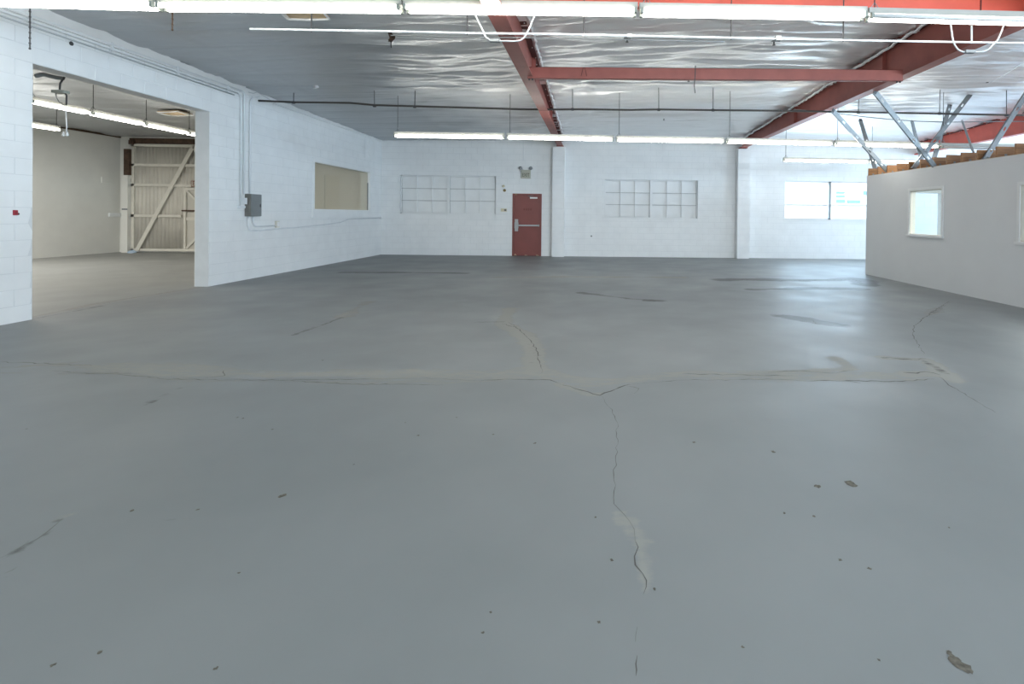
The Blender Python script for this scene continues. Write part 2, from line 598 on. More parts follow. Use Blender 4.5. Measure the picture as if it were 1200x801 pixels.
xs = np.arange(-9.0, 9.51, 0.045)
ys = np.arange(1.2, YB, 0.045)
xs = np.concatenate([[XA - 0.3, -12.0], xs, [13.0, XR + 0.2]])
ys = np.concatenate([[YF - 0.2, -2.0], ys, [YB + 0.25]])
fme, FX, FY = grid_mesh('floor', xs, ys, lambda X, Y: 0 * X, M['floor'], False)
wear = np.zeros(FX.shape + (4,), np.float32)
wear[..., 3] = 1
warp = (vnoise(FX * 1.7, FY * 1.7, 3) - 0.5) * 0.5 + (vnoise(FX * 5, FY * 5, 4) - 0.5) * 0.2


def add_wear(ch, pts, width, amount, soft=1.0):
    d = seg_dist(FX, FY, px_floor(pts))
    w = width * (1 + warp * 1.6)
    wear[..., ch] = np.maximum(wear[..., ch], min(1.0, amount * 1.35) * np.clip((w - d) / (width * soft * 0.7), 0, 1))


def add_blob(ch, c, rx, ry, amount):
    x, y = onZ(c[0], c[1], 0)[:2]
    d = np.hypot((FX - x) / rx, (FY - y) / ry) + warp * 0.9
    wear[..., ch] = np.maximum(wear[..., ch], amount * np.clip(1.3 - d, 0, 1))


# cross joint with its trowelled repair band
add_wear(0, [(0, 430), (60, 426), (200, 434), (300, 440), (420, 436), (560, 439), (640, 436), (703, 448), (800, 437), (930, 440), (1060, 440)], 0.24, 0.55)
add_wear(0, [(0, 437), (120, 436), (245, 446), (420, 448), (560, 446)], 0.10, 0.45)
add_wear(0, [(597, 362), (590, 380), (615, 392), (625, 410), (630, 432)], 0.17, 0.75)
add_wear(1, [(622, 395), (632, 425)], 0.14, 0.20)
add_wear(0, [(655, 450), (690, 462), (700, 462)], 0.07, 0.8)
add_wear(0, [(728, 604), (742, 620), (752, 640), (757, 690)], 0.06, 0.6)
add_wear(0, [(1035, 419), (1085, 421), (1100, 434), (1120, 446)], 0.12, 0.9)
add_wear(0, [(1060, 438), (1110, 438)], 0.12, 0.7)
add_wear(1, [(1035, 419), (1080, 421), (1108, 437)], 0.06, 0.35)
add_wear(0, [(1078, 374), (1112, 354)], 0.14, 0.5)
add_wear(1, [(1080, 374), (1108, 358)], 0.07, 0.35)
add_wear(0, [(402, 371), (430, 354)], 0.20, 0.55)
add_wear(1, [(345, 392), (400, 372)], 0.06, 0.45)
add_wear(1, [(845, 327), (960, 328), (1005, 327), (1012, 333)], 0.34, 0.8)
add_wear(1, [(1000, 327), (1035, 329)], 0.12, 0.3)
add_wear(1, [(880, 339), (940, 338), (1010, 338)], 0.24, 0.7)
add_wear(1, [(400, 319), (470, 319), (545, 320)], 0.16, 0.75)
add_wear(0, [(580, 325), (615, 325), (660, 324), (800, 325)], 0.20, 0.65)
add_wear(1, [(780, 323), (845, 325)], 0.14, 0.3)
add_wear(1, [(680, 343), (740, 350), (775, 352)], 0.16, 0.6)
add_wear(1, [(755, 352), (768, 352)], 0.12, 0.85)
add_wear(1, [(915, 370), (945, 374), (980, 381)], 0.26, 0.62)
add_wear(1, [(940, 373), (958, 379)], 0.08, 0.8)
add_wear(1, [(550, 377), (590, 377)], 0.05, 0.35)
add_wear(1, [(665, 382), (690, 386)], 0.10, 0.12)
add_wear(1, [(170, 474), (210, 455)], 0.05, 0.35)
add_wear(1, [(0, 655), (30, 640), (60, 620), (78, 604)], 0.014, 0.42)
add_blob(0, (74, 605), 0.06, 0.05, 0.9)
add_wear(1, [(78, 600), (100, 594)], 0.012, 0.4)
add_wear(0, [(40, 371), (110, 356), (180, 345), (240, 336)], 0.07, 0.6)
add_wear(1, [(38, 374), (120, 358)], 0.03, 0.5)
add_blob(1, (210, 615), 0.30, 0.15, 0.20)
add_blob(0, (60, 690), 0.5, 0.3, 0.12)
add_wear(1, [(0, 660), (15, 665), (25, 712), (2, 725)], 0.012, 0.2)
add_blob(0, (215, 374), 0.4, 0.2, 0.25)
add_wear(0, [(980, 420), (1000, 432), (920, 436), (880, 437)], 0.12, 0.6)
add_wear(1, [(1050, 395), (1000, 428)], 0.02, 0.2)
wear[..., 2] = np.clip((XL - 0.1 - FX) / 0.12, 0, 1) * (0.8 + 0.4 * (vnoise(FX * 0.8, FY * 0.8, 9) - 0.5))
ca = fme.color_attributes.new('wear', 'FLOAT_COLOR', 'POINT')
ca.data.foreach_set('color', wear.reshape(-1))
floor = bpy.data.objects.new('floor', fme)
COL.objects.link(floor)
structure(floor, 'grey painted concrete floor with cracks and worn patches')


def crack(pts, width, m, name='crack', jit=0.012, step=0.05):
    P = [Vector((*p, 0)) for p in px_floor(pts)]
    path = []
    for a, b in zip(P[:-1], P[1:]):
        n = max(1, int((b - a).length / step))
        for i in range(n):
            path.append(a + (b - a) * (i / n))
    path.append(P[-1])
    mb = MB()
    n = len(path)
    for i, p in enumerate(path):
        t = (path[min(i + 1, n - 1)] - path[max(i - 1, 0)]).normalized()
        nr = Vector((-t.y, t.x, 0))
        q = p + nr * random.uniform(-jit, jit)
        w = 0.75 * width * random.uniform(0.2, 1.1) * min(1, 0.3 + 4 * min(i, n - 1 - i) / n)
        mb.v += [tuple(q - nr * w / 2 + Vector((0, 0, 0.0012))), tuple(q + nr * w / 2 + Vector((0, 0, 0.0012)))]
        if i: mb.f.append((2 * i - 2, 2 * i, 2 * i + 1, 2 * i - 1))
    return mb.build(name, m, floor)


crack([(703, 462), (708, 468), (718, 480), (723, 500), (724, 520), (721, 545), (718, 562), (722, 590), (730, 603), (742, 620), (744, 635)], 0.006, M['crack'])
crack([(744, 635), (748, 641), (745, 652), (744, 662), (752, 672), (758, 680), (759, 688), (755, 697)], 0.008, M['crack'], jit=0.006)
crack([(748, 735), (746, 744), (745, 752)], 0.004, M['crack'], jit=0.004)
crack([(748, 768), (745, 778), (745, 785), (746, 792)], 0.006, M['crack'], jit=0.004)
crack([(660, 451), (682, 457), (703, 463), (722, 456), (738, 450)], 0.028, M['crack'])
crack([(738, 450), (770, 447), (800, 445), (850, 445), (900, 444), (940, 446)], 0.012, M['crack'])
crack([(940, 446), (1000, 446), (1050, 447), (1095, 444)], 0.022, M['crack'])
crack([(560, 446), (600, 444), (645, 445), (660, 451)], 0.016, M['crack'])
crack([(70, 437), (130, 438), (200, 444), (250, 445), (340, 445), (420, 444), (500, 443), (560, 446)], 0.012, M['crackpale'])
crack([(596, 377), (606, 384), (618, 394), (629, 410), (633, 428), (636, 437)], 0.014, M['crack'])
crack([(1112, 353), (1098, 362), (1082, 373), (1071, 382), (1070, 393), (1076, 404), (1083, 415)], 0.016, M['crack'])
crack([(1100, 441), (1113, 451), (1130, 461), (1146, 471), (1165, 483)], 0.012, M['crack'])
crack([(990, 446), (1010, 449)], 0.02, M['crack'])
crack([(0, 654), (20, 644), (35, 634)], 0.006, M['crack'])
crack([(60, 434), (90, 437), (165, 437)], 0.01, M['crack'])
crack([(40, 373.5), (80, 364), (140, 352), (236, 335)], 0.012, M['crackpale'])

# hairline branches and trowel ridges along the repair band
for pts_, w_, m_ in (([(0, 424), (55, 426), (110, 428)], .02, 'crackpale'), ([(250, 437), (262, 434), (264, 440), (240, 443)], .016, 'crackpale'), ([(340, 446), (420, 450), (520, 451)], .016, 'crackpale'),
                     ([(735, 452), (750, 455), (742, 461)], .012, 'crackpale'), ([(900, 436), (930, 434), (980, 437), (1000, 433)], .02, 'crackpale'), ([(800, 438), (860, 439), (930, 440)], .02, 'crackpale'),
                     ([(1060, 437), (1085, 436), (1102, 439)], .03, 'crack'), ([(1035, 418), (1058, 421), (1085, 420)], .03, 'crack'), ([(400, 319.5), (470, 319.5), (540, 320)], .05, 'crack'),
                     ([(850, 327.5), (930, 328.5), (1003, 327.5), (1011, 333)], .07, 'crack'), ([(895, 338.5), (950, 338), (1008, 338.5)], .05, 'crackpale'), ([(930, 371), (950, 375), (958, 379), (975, 382)], .04, 'crack'),
                     ([(752, 352), (770, 352.3)], .05, 'crack'), ([(590, 379), (606, 384)], .03, 'crackpale'), ([(348, 391), (375, 382), (398, 373)], .02, 'crackpale'), ([(8, 648), (45, 631), (75, 607)], .006, 'crackpale'), ([(5, 672), (14, 668), (20, 664)], .004, 'crackpale')):
    crack(pts_, w_, M[m_], 'crack', jit=w_ * 0.8)

# chipped spots where the paint has come off, right foreground
for cx_, cy_, r in ((958, 569.5, 0.020), (997, 567, 0.034), (1113, 766, 0.014), (1119, 774, 0.020), (1128, 780, 0.026), (1137, 786, 0.014), (331, 580.5, 0.018), (813, 518, .014), (906, 529, .016), (985, 656, .009), (1019, 666, .010),
                   (117, 764, .008), (155, 598, .010), (232, 597, .008), (253, 783, .007), (62, 779, .008), (280, 671, .006), (954, 605, .009), (490, 510, .010), (627, 519, .011), (578, 509, .008), (702, 729, .007), (767, 690, .007), (717, 656, .008), (698, 606, .007), (475, 495, .007), (919, 601, .008), (1112, 618, .006), (1030, 773, .006), (870, 758, .006), (535, 489, .007), (285, 490, .010), (278, 489, .009), (319, 503, .008), (378, 422, .010), (575, 717, .006), (566, 741, .006)):
    c = onZ(cx_, cy_, 0)
    mb = MB()
    k = 11
    mb.v.append((c.x, c.y, 0.0016))
    for i in range(k):
        a = 2 * math.pi * i / k
        rr = r * random.uniform(0.5, 1.2)
        mb.v.append((c.x + math.cos(a) * rr, c.y + math.sin(a) * rr, 0.0010))
    for i in range(k):
        mb.f.append((0, 1 + i, 1 + (i + 1) % k))
    mb.build('paint_chip', M['chip'], floor)

# ------------------------------------------------------------------ ceiling of foil faced insulation
PUR = 0.762


def ceil_z(X, Y):
    z = zc(X, Y)
    act = np.clip((X + 6.5) / 4.5, 0.25, 1.0)
    act = np.where(X < XL, 0.35, act) * np.clip((18.6 - Y) / 8.0, 0.30, 1.0)
    yw = Y + 0.10 * (vnoise(X * 0.5, Y * 0.4, 1) - 0.5) + 0.05 * (vnoise(X * 2.0, Y * 1.2, 2) - 0.5)
    t = (yw - YB) / PUR
    fr = t - np.floor(t)
    sag = np.sin(np.pi * fr) ** 0.45
    row = np.floor(t)
    sag = sag * (0.035 + 0.055 * hash2(row, np.floor(X / 6.1), 5)) * (0.4 + 0.6 * act)
    w1 = vnoise(X * 0.55 + 0.6 * Y, Y * 5.0 + 0.8 * np.sin(X * 0.9), 11)
    w1 = 1 - np.abs(2 * w1 - 1)
    w2 = vnoise(X * 1.4 - 0.9 * Y, Y * 9.0 + 1.1 * np.sin(X * 1.7 + Y), 12)
    w2 = 1 - np.abs(2 * w2 - 1)
    wr = (w1 - 0.5) * 0.075 + (w2 - 0.5) * 0.032
    # puckers where the sheet is gathered against the rafters
    pk = np.zeros_like(z)
    for rx in RAF:
        d = np.abs(X - rx)
        pk = pk + np.exp(-d / 0.35) * (vnoise(X * 5, Y * 7.0, 13) - 0.5) * 0.14
    return z - sag + wr * act + pk * (X > XL)


cx = np.concatenate([np.arange(XA - 0.1, XL, 0.2), np.arange(XL, 6.5, 0.065), np.arange(6.5, XR + 0.2, 0.10)])
cyv = np.concatenate([np.arange(YF, 4.5, 0.4), np.arange(4.5, YB + 0.03, 0.032)])
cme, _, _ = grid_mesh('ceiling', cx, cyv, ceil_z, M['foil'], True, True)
ceiling = bpy.data.objects.new('ceiling', cme)
COL.objects.link(ceiling)
structure(ceiling, 'silver foil faced insulation sagging between the purlins')
# metal roof deck above the insulation, keeps the sky out
roof = MB().box(XA - 0.3, XR + 0.3, YF - 0.3, YB + 0.3, 4.75, 4.82).build('roof_deck', M['steel'], ceiling)

# ------------------------------------------------------------------ walls of painted concrete block
BL, BH, GAP = 0.4064, 0.2032, 0.006
mesh_cache = {}


def subtract(rects, hole):
    out = []
    a0, a1, b0, b1 = hole
    for x0, x1, y0, y1 in rects:
        if x1 <= a0 or x0 >= a1 or y1 <= b0 or y0 >= b1:
            out.append((x0, x1, y0, y1)); continue
        if y0 < b0: out.append((x0, x1, y0, b0))
        if y1 > b1: out.append((x0, x1, b1, y1))
        m0, m1 = max(y0, b0), min(y1, b1)
        if x0 < a0: out.append((x0, a0, m0, m1))
        if x1 > a1: out.append((a1, x1, m0, m1))
    return out


def block_rects(a0, a1, ztop, holes, origin=0.0):
    R = []
    for c in range(int(ztop / BH) + 1):
        z0, z1 = c * BH, min((c + 1) * BH, ztop)
        if z1 - z0 < 0.03: continue
        off = origin + (BL / 2 if c % 2 else 0)
        k0 = math.floor((a0 - off) / BL)
        x = off + k0 * BL
        while x < a1:
            r = [(max(x, a0), min(x + BL, a1), z0, z1)]
            for h in holes: r = subtract(r, h)
            R += [q for q in r if q[1] - q[0] > 0.03 and q[3] - q[2] > 0.02]
            x += BL
    return R


def slab_rects(a0, a1, z0, z1, holes):
    r = [(a0, a1, z0, z1)]
    for h in holes: r = subtract(r, h)
    return r


# ---- left wall (faces +X)
winL = (13.28, 16.56, 1.47, 2.71)
openL = (JY0, JY1, -1, JZ)
core = MB()
for y0, y1, z0, z1 in slab_rects(YF, YB + 0.02, 0, 4.0, [openL, winL]):
    core.box(XL - WT, XL - 0.004, y0, y1, z0, z1)
wall_left = core.build('wall_left', M['joint'])
structure(wall_left, 'white painted concrete block wall with a wide opening to the next hall')
DEEP = 0.02
n_blocks = 0
far = MB()
for y0, y1, z0, z1 in block_rects(5.3, YB, 3.87, [openL, winL], JY0):
    g = GAP / 2
    cy_, cz_ = (y0 + y1) / 2, (z0 + z1) / 2
    near_l, near_r = abs(y1 - JY0) < 0.01, abs(y0 - JY1) < 0.01
    j = random.uniform(-0.0015, 0.0015)
    if cy_ < 12.3:
        # chipped block ends beside the opening
        ch0 = ch1 = 0.0
        bm = MB()
        if near_l or near_r:
            xa, xb = XL - DEEP, XL + j
            worn = 0.005 if z0 > 1.4 else 0.055 if near_l and z0 > 0.5 else 0.03 if near_l else 0.014
            lo, hi = random.uniform(0, worn), random.uniform(0, worn)
            md = random.uniform(0, worn * 0.6)
            if near_l:
                q = [(y0 + g, z0 + g), (y1 - lo, z0 + g), (y1 - md, (z0 + z1) / 2), (y1 - hi, z1 - g), (y0 + g, z1 - g)]
            else:
                q = [(y0 + lo, z0 + g), (y1 - g, z0 + g), (y1 - g, z1 - g), (y0 + hi, z1 - g), (y0 + md, (z0 + z1) / 2)]
            back = XL - WT
            bm.prism([(p, z) for p, z in q], 'x', back if True else xa, xb)
            o = bm.build('block', M['wall'], wall_left)
        else:
            key = ('L', round(y1 - y0, 3), round(z1 - z0, 3))
            if key not in mesh_cache:
                hy, hz = (y1 - y0) / 2 - g, (z1 - z0) / 2 - g
                e = 0.003
                mb = MB()
                mb.v = [(-DEEP, -hy, -hz), (-DEEP, hy, -hz), (-DEEP, hy, hz), (-DEEP, -hy, hz),
                        (-e, -hy, -hz), (-e, hy, -hz), (-e, hy, hz), (-e, -hy, hz),
                        (0, -hy + e, -hz + e), (0, hy - e, -hz + e), (0, hy - e, hz - e), (0, -hy + e, hz - e)]
                for a in (0, 4):
                    for i in range(4):
                        k = (i + 1) % 4
                        mb.f.append((a + i, a + k, a + 4 + k, a + 4 + i))
                mb.f.append((8, 9, 10, 11))
                mesh_cache[key] = mb.mesh('block', M['wall'])
            o = bpy.data.objects.new('block', mesh_cache[key])
            COL.objects.link(o)
            o.location = (XL + j, cy_, cz_)
            o.parent = wall_left
        n_blocks += 1
    else:
        far.box(XL - DEEP, XL + j, y0 + g, y1 - g, z0 + g, z1 - g)
tag(far.build('far_blocks', M['wall'], wall_left), kind='stuff')
core = MB()
# uneven lime-washed cap strip where the wall meets the foil
capn = 60
for i in range(capn):
    ya = 5.0 + (YB - 5.0) * i / capn; yb = 5.0 + (YB - 5.0) * (i + 1) / capn
    dz = random.uniform(-0.02, 0.02)
    core.box(XL - 0.02, XL + 0.035, ya, yb + 0.001, 3.80, float(zc(XL, (ya + yb) / 2)) - 0.01 + dz)
trim1 = core.build('trim_1', M['wall'])
structure(trim1, 'white ragged strip along the top of the left wall')
# plain plaster on the hall side of this wall
back = MB()
for y0, y1, z0, z1 in slab_rects(YF, YB, 0, 4.0, [openL, winL]):
    back.box(XL - WT - 0.012, XL - WT, y0, y1, z0, z1)
back.build('rear_plaster', M['cream'], wall_left)

# ---- back wall (faces -Y)
W1 = (-6.45, -3.23, 1.40, 2.70)
W2 = (0.475, 3.665, 1.345, 2.645)
W3 = (6.69, 9.87, 1.35, 2.67)
W0 = (-11.70, -8.48, 1.40, 2.70)
DR = (-2.66, -1.67, -1, 2.12)
core = MB()
for x0, x1, z0, z1 in slab_rects(XL, XR, 0, 4.35, [W1, W2, W3, DR]):
    core.box(x0, x1, YB + 0.005, YB + WT, z0, z1)
wall_back = core.build('wall_back', M['joint'])
structure(wall_back, 'white painted block wall at the far end of the hall')
bl = MB()
for x0, x1, z0, z1 in block_rects(XL, XR, 4.2, [W1, W2, W3, DR]):
    if x0 > 14.5: continue
    g = GAP / 2
    bl.box(x0 + g, x1 - g, YB + random.uniform(-0.0015, 0.0015), YB + DEEP, z0 + g, z1 - g)
tag(bl.build('back_blocks', M['wall'], wall_back), kind='stuff')
core = MB()
for x0, x1, z0, z1 in slab_rects(XA - 0.2, XL - WT - 0.012, 0, 4.2, [W0]):
    core.box(x0, x1, YB + 0.004, YB + WT, z0, z1)
wall_adj = core.build('wall_back', M['cream'])
structure(wall_adj, 'cream end wall of the adjoining hall')

# ---- other outer walls
wall_far = MB().box(XA - 0.25, XA, YF, YB, 0, 3.80).build('wall_left', M['cream'])
structure(wall_far, 'cream far wall of the adjoining hall')
MB().box(XA - 0.02, XA + 0.03, 6, YB, 3.80, 3.86).build('top_plate', M['wooddark'], wall_far)
core = MB()
for y0, y1, z0, z1 in slab_rects(YF, YB + WT, 0, 4.8, [(13.2, 17.2, -1, 2.95), (5.4, 10.6, 2.8, 3.8)]):  # upper opening is cut for the added ceiling fill
    core.box(XR, XR + 0.2, y0, y1, z0, z1)
wr = core.build('wall_right', M['wall']); structure(wr, 'right outer wall behind the office')
core = MB()
for x0, x1, z0, z1 in slab_rects(XA - 0.25, XR + 0.2, 0, 4.8, [(2.6, 12.4, 0.4, 3.4)]):
    core.box(x0, x1, YF - 0.2, YF, z0, z1)
wf = core.build('wall_front', M['wall']); structure(wf, 'front wall behind the photographer')
# eaves closure above the walls
MB().box(XA - 0.3, XR + 0.3, YB + 0.02, YB + WT, 4.1, 4.8).build('eaves_closure', M['wall'], wall_back)
MB().box(XA - 0.25, XA, YF, YB, 3.80, 4.8).build('eaves_closure', M['cream'], wall_far)

# ---- steel column casings on the back wall
def pilaster(cxp, top, label):
    t = thing('column_casing', label, 'column', (cxp, YB - 0.14, 0), 'boxed columns on the back wall')
    w = 0.205
    for c in range(int(top / BH) + 1):
        z0, z1 = c * BH, min((c + 1) * BH, top)
        if z1 - z0 < 0.03: continue
        key = ('P', round(z1 - z0, 3))
        if key not in mesh_cache:
            mesh_cache[key] = MB().box(-w + 0.001, w - 0.001, -0.14, 0.135, 0.0015, z1 - z0 - 0.0015).mesh('block', M['wall'])
        o = bpy.data.objects.new('block', mesh_cache[key])
        COL.objects.link(o)
        o.location = (random.uniform(-0.001, 0.001), 0, z0)
        o.parent = t
    return t


pilaster(-1.09, 3.70, 'white block column casing right of the red door')
pilaster(5.175, 3.72, 'white block column casing between shut windows and bright glass window')

# ------------------------------------------------------------------ windows of the back wall, painted over
pane_cache = {}


def steel_window(n, rect, label, frame_mat, pane_mat, depth=0.085):
    x0, x1, z0, z1 = rect
    y = YB
    f = MB()
    f.box(x0, x1, y + depth, y + depth + 0.05, z0, z0 + 0.035)
    f.box(x0, x1, y + depth, y + depth + 0.05, z1 - 0.035, z1)
    f.box(x0, x0 + 0.035, y + depth, y + depth + 0.05, z0, z1)
    f.box(x1 - 0.035, x1, y + depth, y + depth + 0.05, z0, z1)
    w = f.build('window_%d' % n, frame_mat)
    structure(w, label)
    # solid backing behind the painted panes
    MB().box(x0, x1, y + depth + 0.06, y + WT, z0, z1).build('backing', pane_mat, w)
    xm = (x0 + x1) / 2
    MB().box(xm - 0.045, xm + 0.045, y + depth - 0.045, y + depth + 0.05, z0, z1).build('mullion', frame_mat, w)
    MB().box(x0 - 0.03, x1 + 0.03, y - 0.015, y + depth + 0.01, z0 - 0.035, z0).build('sill', frame_mat, w)
    halves = ((x0 + 0.035, xm - 0.045), (xm + 0.045, x1 - 0.035))
    zz0, zz1 = z0 + 0.035, z1 - 0.035
    for a, b in halves:
        pw, ph = (b - a) / 3, (zz1 - zz0) / 3
        for i in range(1, 3):
            MB().box(a + pw * i - 0.012, a + pw * i + 0.012, y + depth - 0.024, y + depth + 0.04, zz0, zz1).build('muntin', frame_mat, w)
            MB().box(a, b, y + depth - 0.024, y + depth + 0.04, zz0 + ph * i - 0.011, zz0 + ph * i + 0.011).build('muntin', M['barshade'] if frame_mat is M['wall'] else frame_mat, w)
        key = (round(pw, 3), round(ph, 3), pane_mat.name)
        if key not in pane_cache:
            pane_cache[key] = MB().box(-pw / 2 + 0.012, pw / 2 - 0.012, 0, 0.012, -ph / 2 + 0.010, ph / 2 - 0.010).mesh('pane', pane_mat)
        for i in range(3):
            for k in range(3):
                o = bpy.data.objects.new('pane', pane_cache[key])
                COL.objects.link(o)
                o.location = (a + pw * (i + .5), y + depth + 0.022 + random.uniform(0, 0.006), zz0 + ph * (k + .5))
                o.rotation_euler = (random.uniform(-.006, .006), 0, random.uniform(-.006, .006))
                o.parent = w
        hx = a + pw * 1.5
        h = MB().box(hx - 0.02, hx + 0.02, y + depth - 0.03, y + depth, zz0 + ph + 0.01, zz0 + ph + 0.05)
        h.box(hx, hx + 0.10, y + depth - 0.045, y + depth - 0.03, zz0 + ph + 0.025, zz0 + ph + 0.045)
        h.build('latch_handle', frame_mat, w)
    return w


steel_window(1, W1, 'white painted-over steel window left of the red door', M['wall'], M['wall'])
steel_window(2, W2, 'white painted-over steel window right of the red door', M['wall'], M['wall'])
steel_window(3, W0, 'cream painted-over window in the end wall of the adjoining hall', M['cream'], M['creamjoint'])

# real window with daylight
x0, x1, z0, z1 = W3
f = MB()
fy0, fy1 = YB + 0.10, YB + 0.16
f.box(x0, x1, fy0, fy1, z0, z0 + 0.05); f.box(x0, x1, fy0, fy1, z1 - 0.04, z1)
f.box(x0, x0 + 0.04, fy0, fy1, z0, z1); f.box(x1 - 0.04, x1, fy0, fy1, z0, z1)
w4 = f.build('window_4', M['trim'])
structure(w4, 'bright glazed window in the back wall left of the office')
MB().box(8.255, 8.325, YB + 0.06, fy1, z0, z1).build('mullion', M['panel'], w4)
for a, b in ((x0 + 0.04, 8.255), (8.325, x1 - 0.04)):
    MB().box(a, b, fy0 + 0.02, fy0 + 0.045, z0 + 0.49, z0 + 0.515).build('muntin', M['trim'], w4)
    MB().box(a, b, fy0 + 0.03, fy0 + 0.036, z0 + 0.05, z0 + 0.49).build('pane', M['glass'], w4)
    MB().box(a, b, fy0 + 0.03, fy0 + 0.036, z0 + 0.515, z1 - 0.04).build('pane', M['glass'], w4)
MB().box(x0 - 0.03, x1 + 0.03, YB - 0.03, fy0, z0 - 0.04, z0).build('sill', M['trim'], w4)

# ---- red fire door
x0, x1, _, z1 = DR
d = MB()
d.box(x0 + 0.0, x0 + 0.055, YB - 0.012, YB + 0.10, 0, z1).box(x1 - 0.055, x1, YB - 0.012, YB + 0.10, 0, z1).box(x0 + 0.055, x1 - 0.055, YB - 0.012, YB + 0.10, z1 - 0.055, z1)
door = d.build('door_1', M['doorred'])
structure(door, 'red steel fire door with panic bar in the back wall')
leaf = MB().box(x0 + 0.058, x1 - 0.058, YB + 0.03, YB + 0.075, 0.012, z1 - 0.058).build('door_leaf', M['doorred'], door)
MB().box(x0 + 0.055, x1 - 0.055, YB + 0.08, YB + 0.12, 0, z1 - 0.05).build('door_stop', M['reddark'], door)
b = MB().box(x0 + 0.085, x0 + 0.195, YB - 0.01, YB + 0.03, 0.84, 1.25).box(x0 + 0.075, x0 + 0.21, YB - 0.035, YB + 0.0, 0.94, 1.14)
b.build('latch_case', M['chrome'], leaf)
b = MB().box(x0 + 0.21, x1 - 0.085, YB - 0.05, YB - 0.015, 1.015, 1.065).box(x1 - 0.11, x1 - 0.075, YB - 0.05, YB + 0.03, 1.005, 1.075)
b.build('panic_bar', M['chrome'], leaf)
b = MB().box(x1 - 0.40, x1 - 0.15, YB - 0.025, YB + 0.03, z1 - 0.165, z1 - 0.115)
b.build('door_closer', M['trim'], leaf)
MB().tube([(x1 - 0.38, YB - 0.03, z1 - 0.10), (x1 - 0.46, YB - 0.10, z1 - 0.085), (x1 - 0.28, YB - 0.015, z1 - 0.06)], 0.008, 6).build('closer_arm', M['panel'], leaf)
MB().box(x0 + 0.09, x0 + 0.14, YB - 0.02, YB - 0.012, z1 - 0.05, z1 - 0.015).build('door_contact', M['brass'], door)
wb = MB()
for a, w_ in ((x0 + 0.075, 0.09), (x0 + 0.43, 0.10), (x1 - 0.17, 0.09)):
    wb.prism([(a, 0.012), (a + w_, 0.012), (a + w_ * 0.7, 0.035), (a + w_ * .35, 0.07 if a < x0 + .1 else 0.03), (a, 0.05)], 'y', YB + 0.027, YB + 0.031)
wb.build('bare_patches', M['tan'], leaf)
for zz, ww in ((1.55, 0.05),):
    for k in range(4):
        MB().box(x0 + 0.37 + k * 0.075, x0 + 0.37 + k * 0.075 + ww, YB + 0.0288, YB + 0.0302, zz, zz + 0.07).build('scuff', M['scuff'], leaf)

# ---- exit sign with emergency lamps above the red door
es = thing('exit_sign', 'beige exit sign with two emergency lamp heads above the red door', 'sign', (-2.21, YB, 2.62))
MB().box(-2.37, -2.05, YB - 0.07, YB, 2.63, 2.92).build('sign_body', M['sign'], es, bevel=0.008)
MB().box(-2.30, -2.12, YB - 0.10, YB, 2.92, 3.01).build('lamp_base', M['trim'], es, bevel=0.006)
for sx_ in (-2.385, -2.035):
    MB().lathe([(0.02, 0.05), (0.055, 0.03), (0.06, -0.03), (0.05, -0.045), (0.01, -0.05)], (sx_, YB - 0.13, 2.975), 'y', 14).build('lamp_head', M['steel'], es, True)
    MB().tube([(sx_, YB - 0.08, 2.975), ((sx_ - 2.21) / 2, YB - 0.05, 2.965)], 0.014, 6).build('lamp_arm', M['trim'], es)
text_part('lettering', 'EXIT', 0.17, (-2.21, YB - 0.073, 2.745), (math.pi / 2, 0, 0), M['ink'], es, sx=0.72)
MB().tube([onY(613, 160, YB - 0.02), onY(613.5, 188, YB - 0.02)], 0.008, 6).build('supply_conduit', M['conduit'], es)

k = thing('wall_controller', 'small beige control with dark knob on wall left of red door', 'switch', onY(590.5, 246, YB))
c = onY(590.5, 246, YB)
MB().box(c.x - 0.10, c.x + 0.10, YB - 0.04, YB, c.z - 0.05, c.z + 0.05).build('plate', M['beige'], k, bevel=0.005)
MB().box(c.x + 0.02, c.x + 0.09, YB - 0.055, YB - 0.04, c.z - 0.03, c.z + 0.03).build('knob', M['panelside'], k)
c = onY(590, 220.5, YB)
k = thing('bell', 'tiny brass coloured fitting high on wall, above the beige control', 'fitting', c)
MB().lathe([(0.045, 0), (0.045, -0.03), (0.02, -0.05)], (c.x, YB, c.z + 0.07), 'y', 12).build('gong', M['beige'], k, True)
MB().lathe([(0.05, 0), (0.05, -0.03), (0.02, -0.05)], (c.x + 0.04, YB, c.z - 0.07), 'y', 12).build('gong', M['brass'], k, True)

# small cover plate below the right-hand shut window
c = onY(693, 276.5, YB)
k = MB().lathe([(0.03, 0.0), (0.03, -0.012), (0.012, -0.015)], c, 'y', 10).build('wall_plug', M['panel'], None, True)
tag(k, 'tiny grey plug on the wall below the right painted-over window', 'plug')

# ------------------------------------------------------------------ window in the left wall
y0, y1, z0, z1 = winL
f = MB()
tx0, tx1 = XL - 0.002, XL + 0.022
f.box(tx0, tx1, y0 - 0.09, y1 + 0.16, z1, z1 + 0.10)
f.box(tx0, tx1, y0 - 0.09, y0, z0 - 0.10, z1)
f.box(tx0, tx1, y1, y1 + 0.16, z0 - 0.10, z1)
f.box(tx0, tx1, y0, y1, z0 - 0.10, z0)
w5 = f.build('window_5', M['wall'])
structure(w5, 'internal wired glass window in the left wall')
f = MB()
f.box(XL - WT - 0.02, XL, y0, y0 + 0.02, z0, z1).box(XL - WT - 0.02, XL, y1 - 0.02, y1, z0, z1)
f.box(XL - WT - 0.02, XL, y0 + 0.02, y1 - 0.02, z1 - 0.02, z1).box(XL - WT - 0.02, XL, y0 + 0.02, y1 - 0.02, z0, z0 + 0.02)
f.build('reveal', M['trim'], w5)
MB().box(XL - 0.002, XL + 0.05, y0 - 0.12, y1 + 0.2, z0 - 0.20, z0 - 0.10).build('apron', M['wall'], w5)
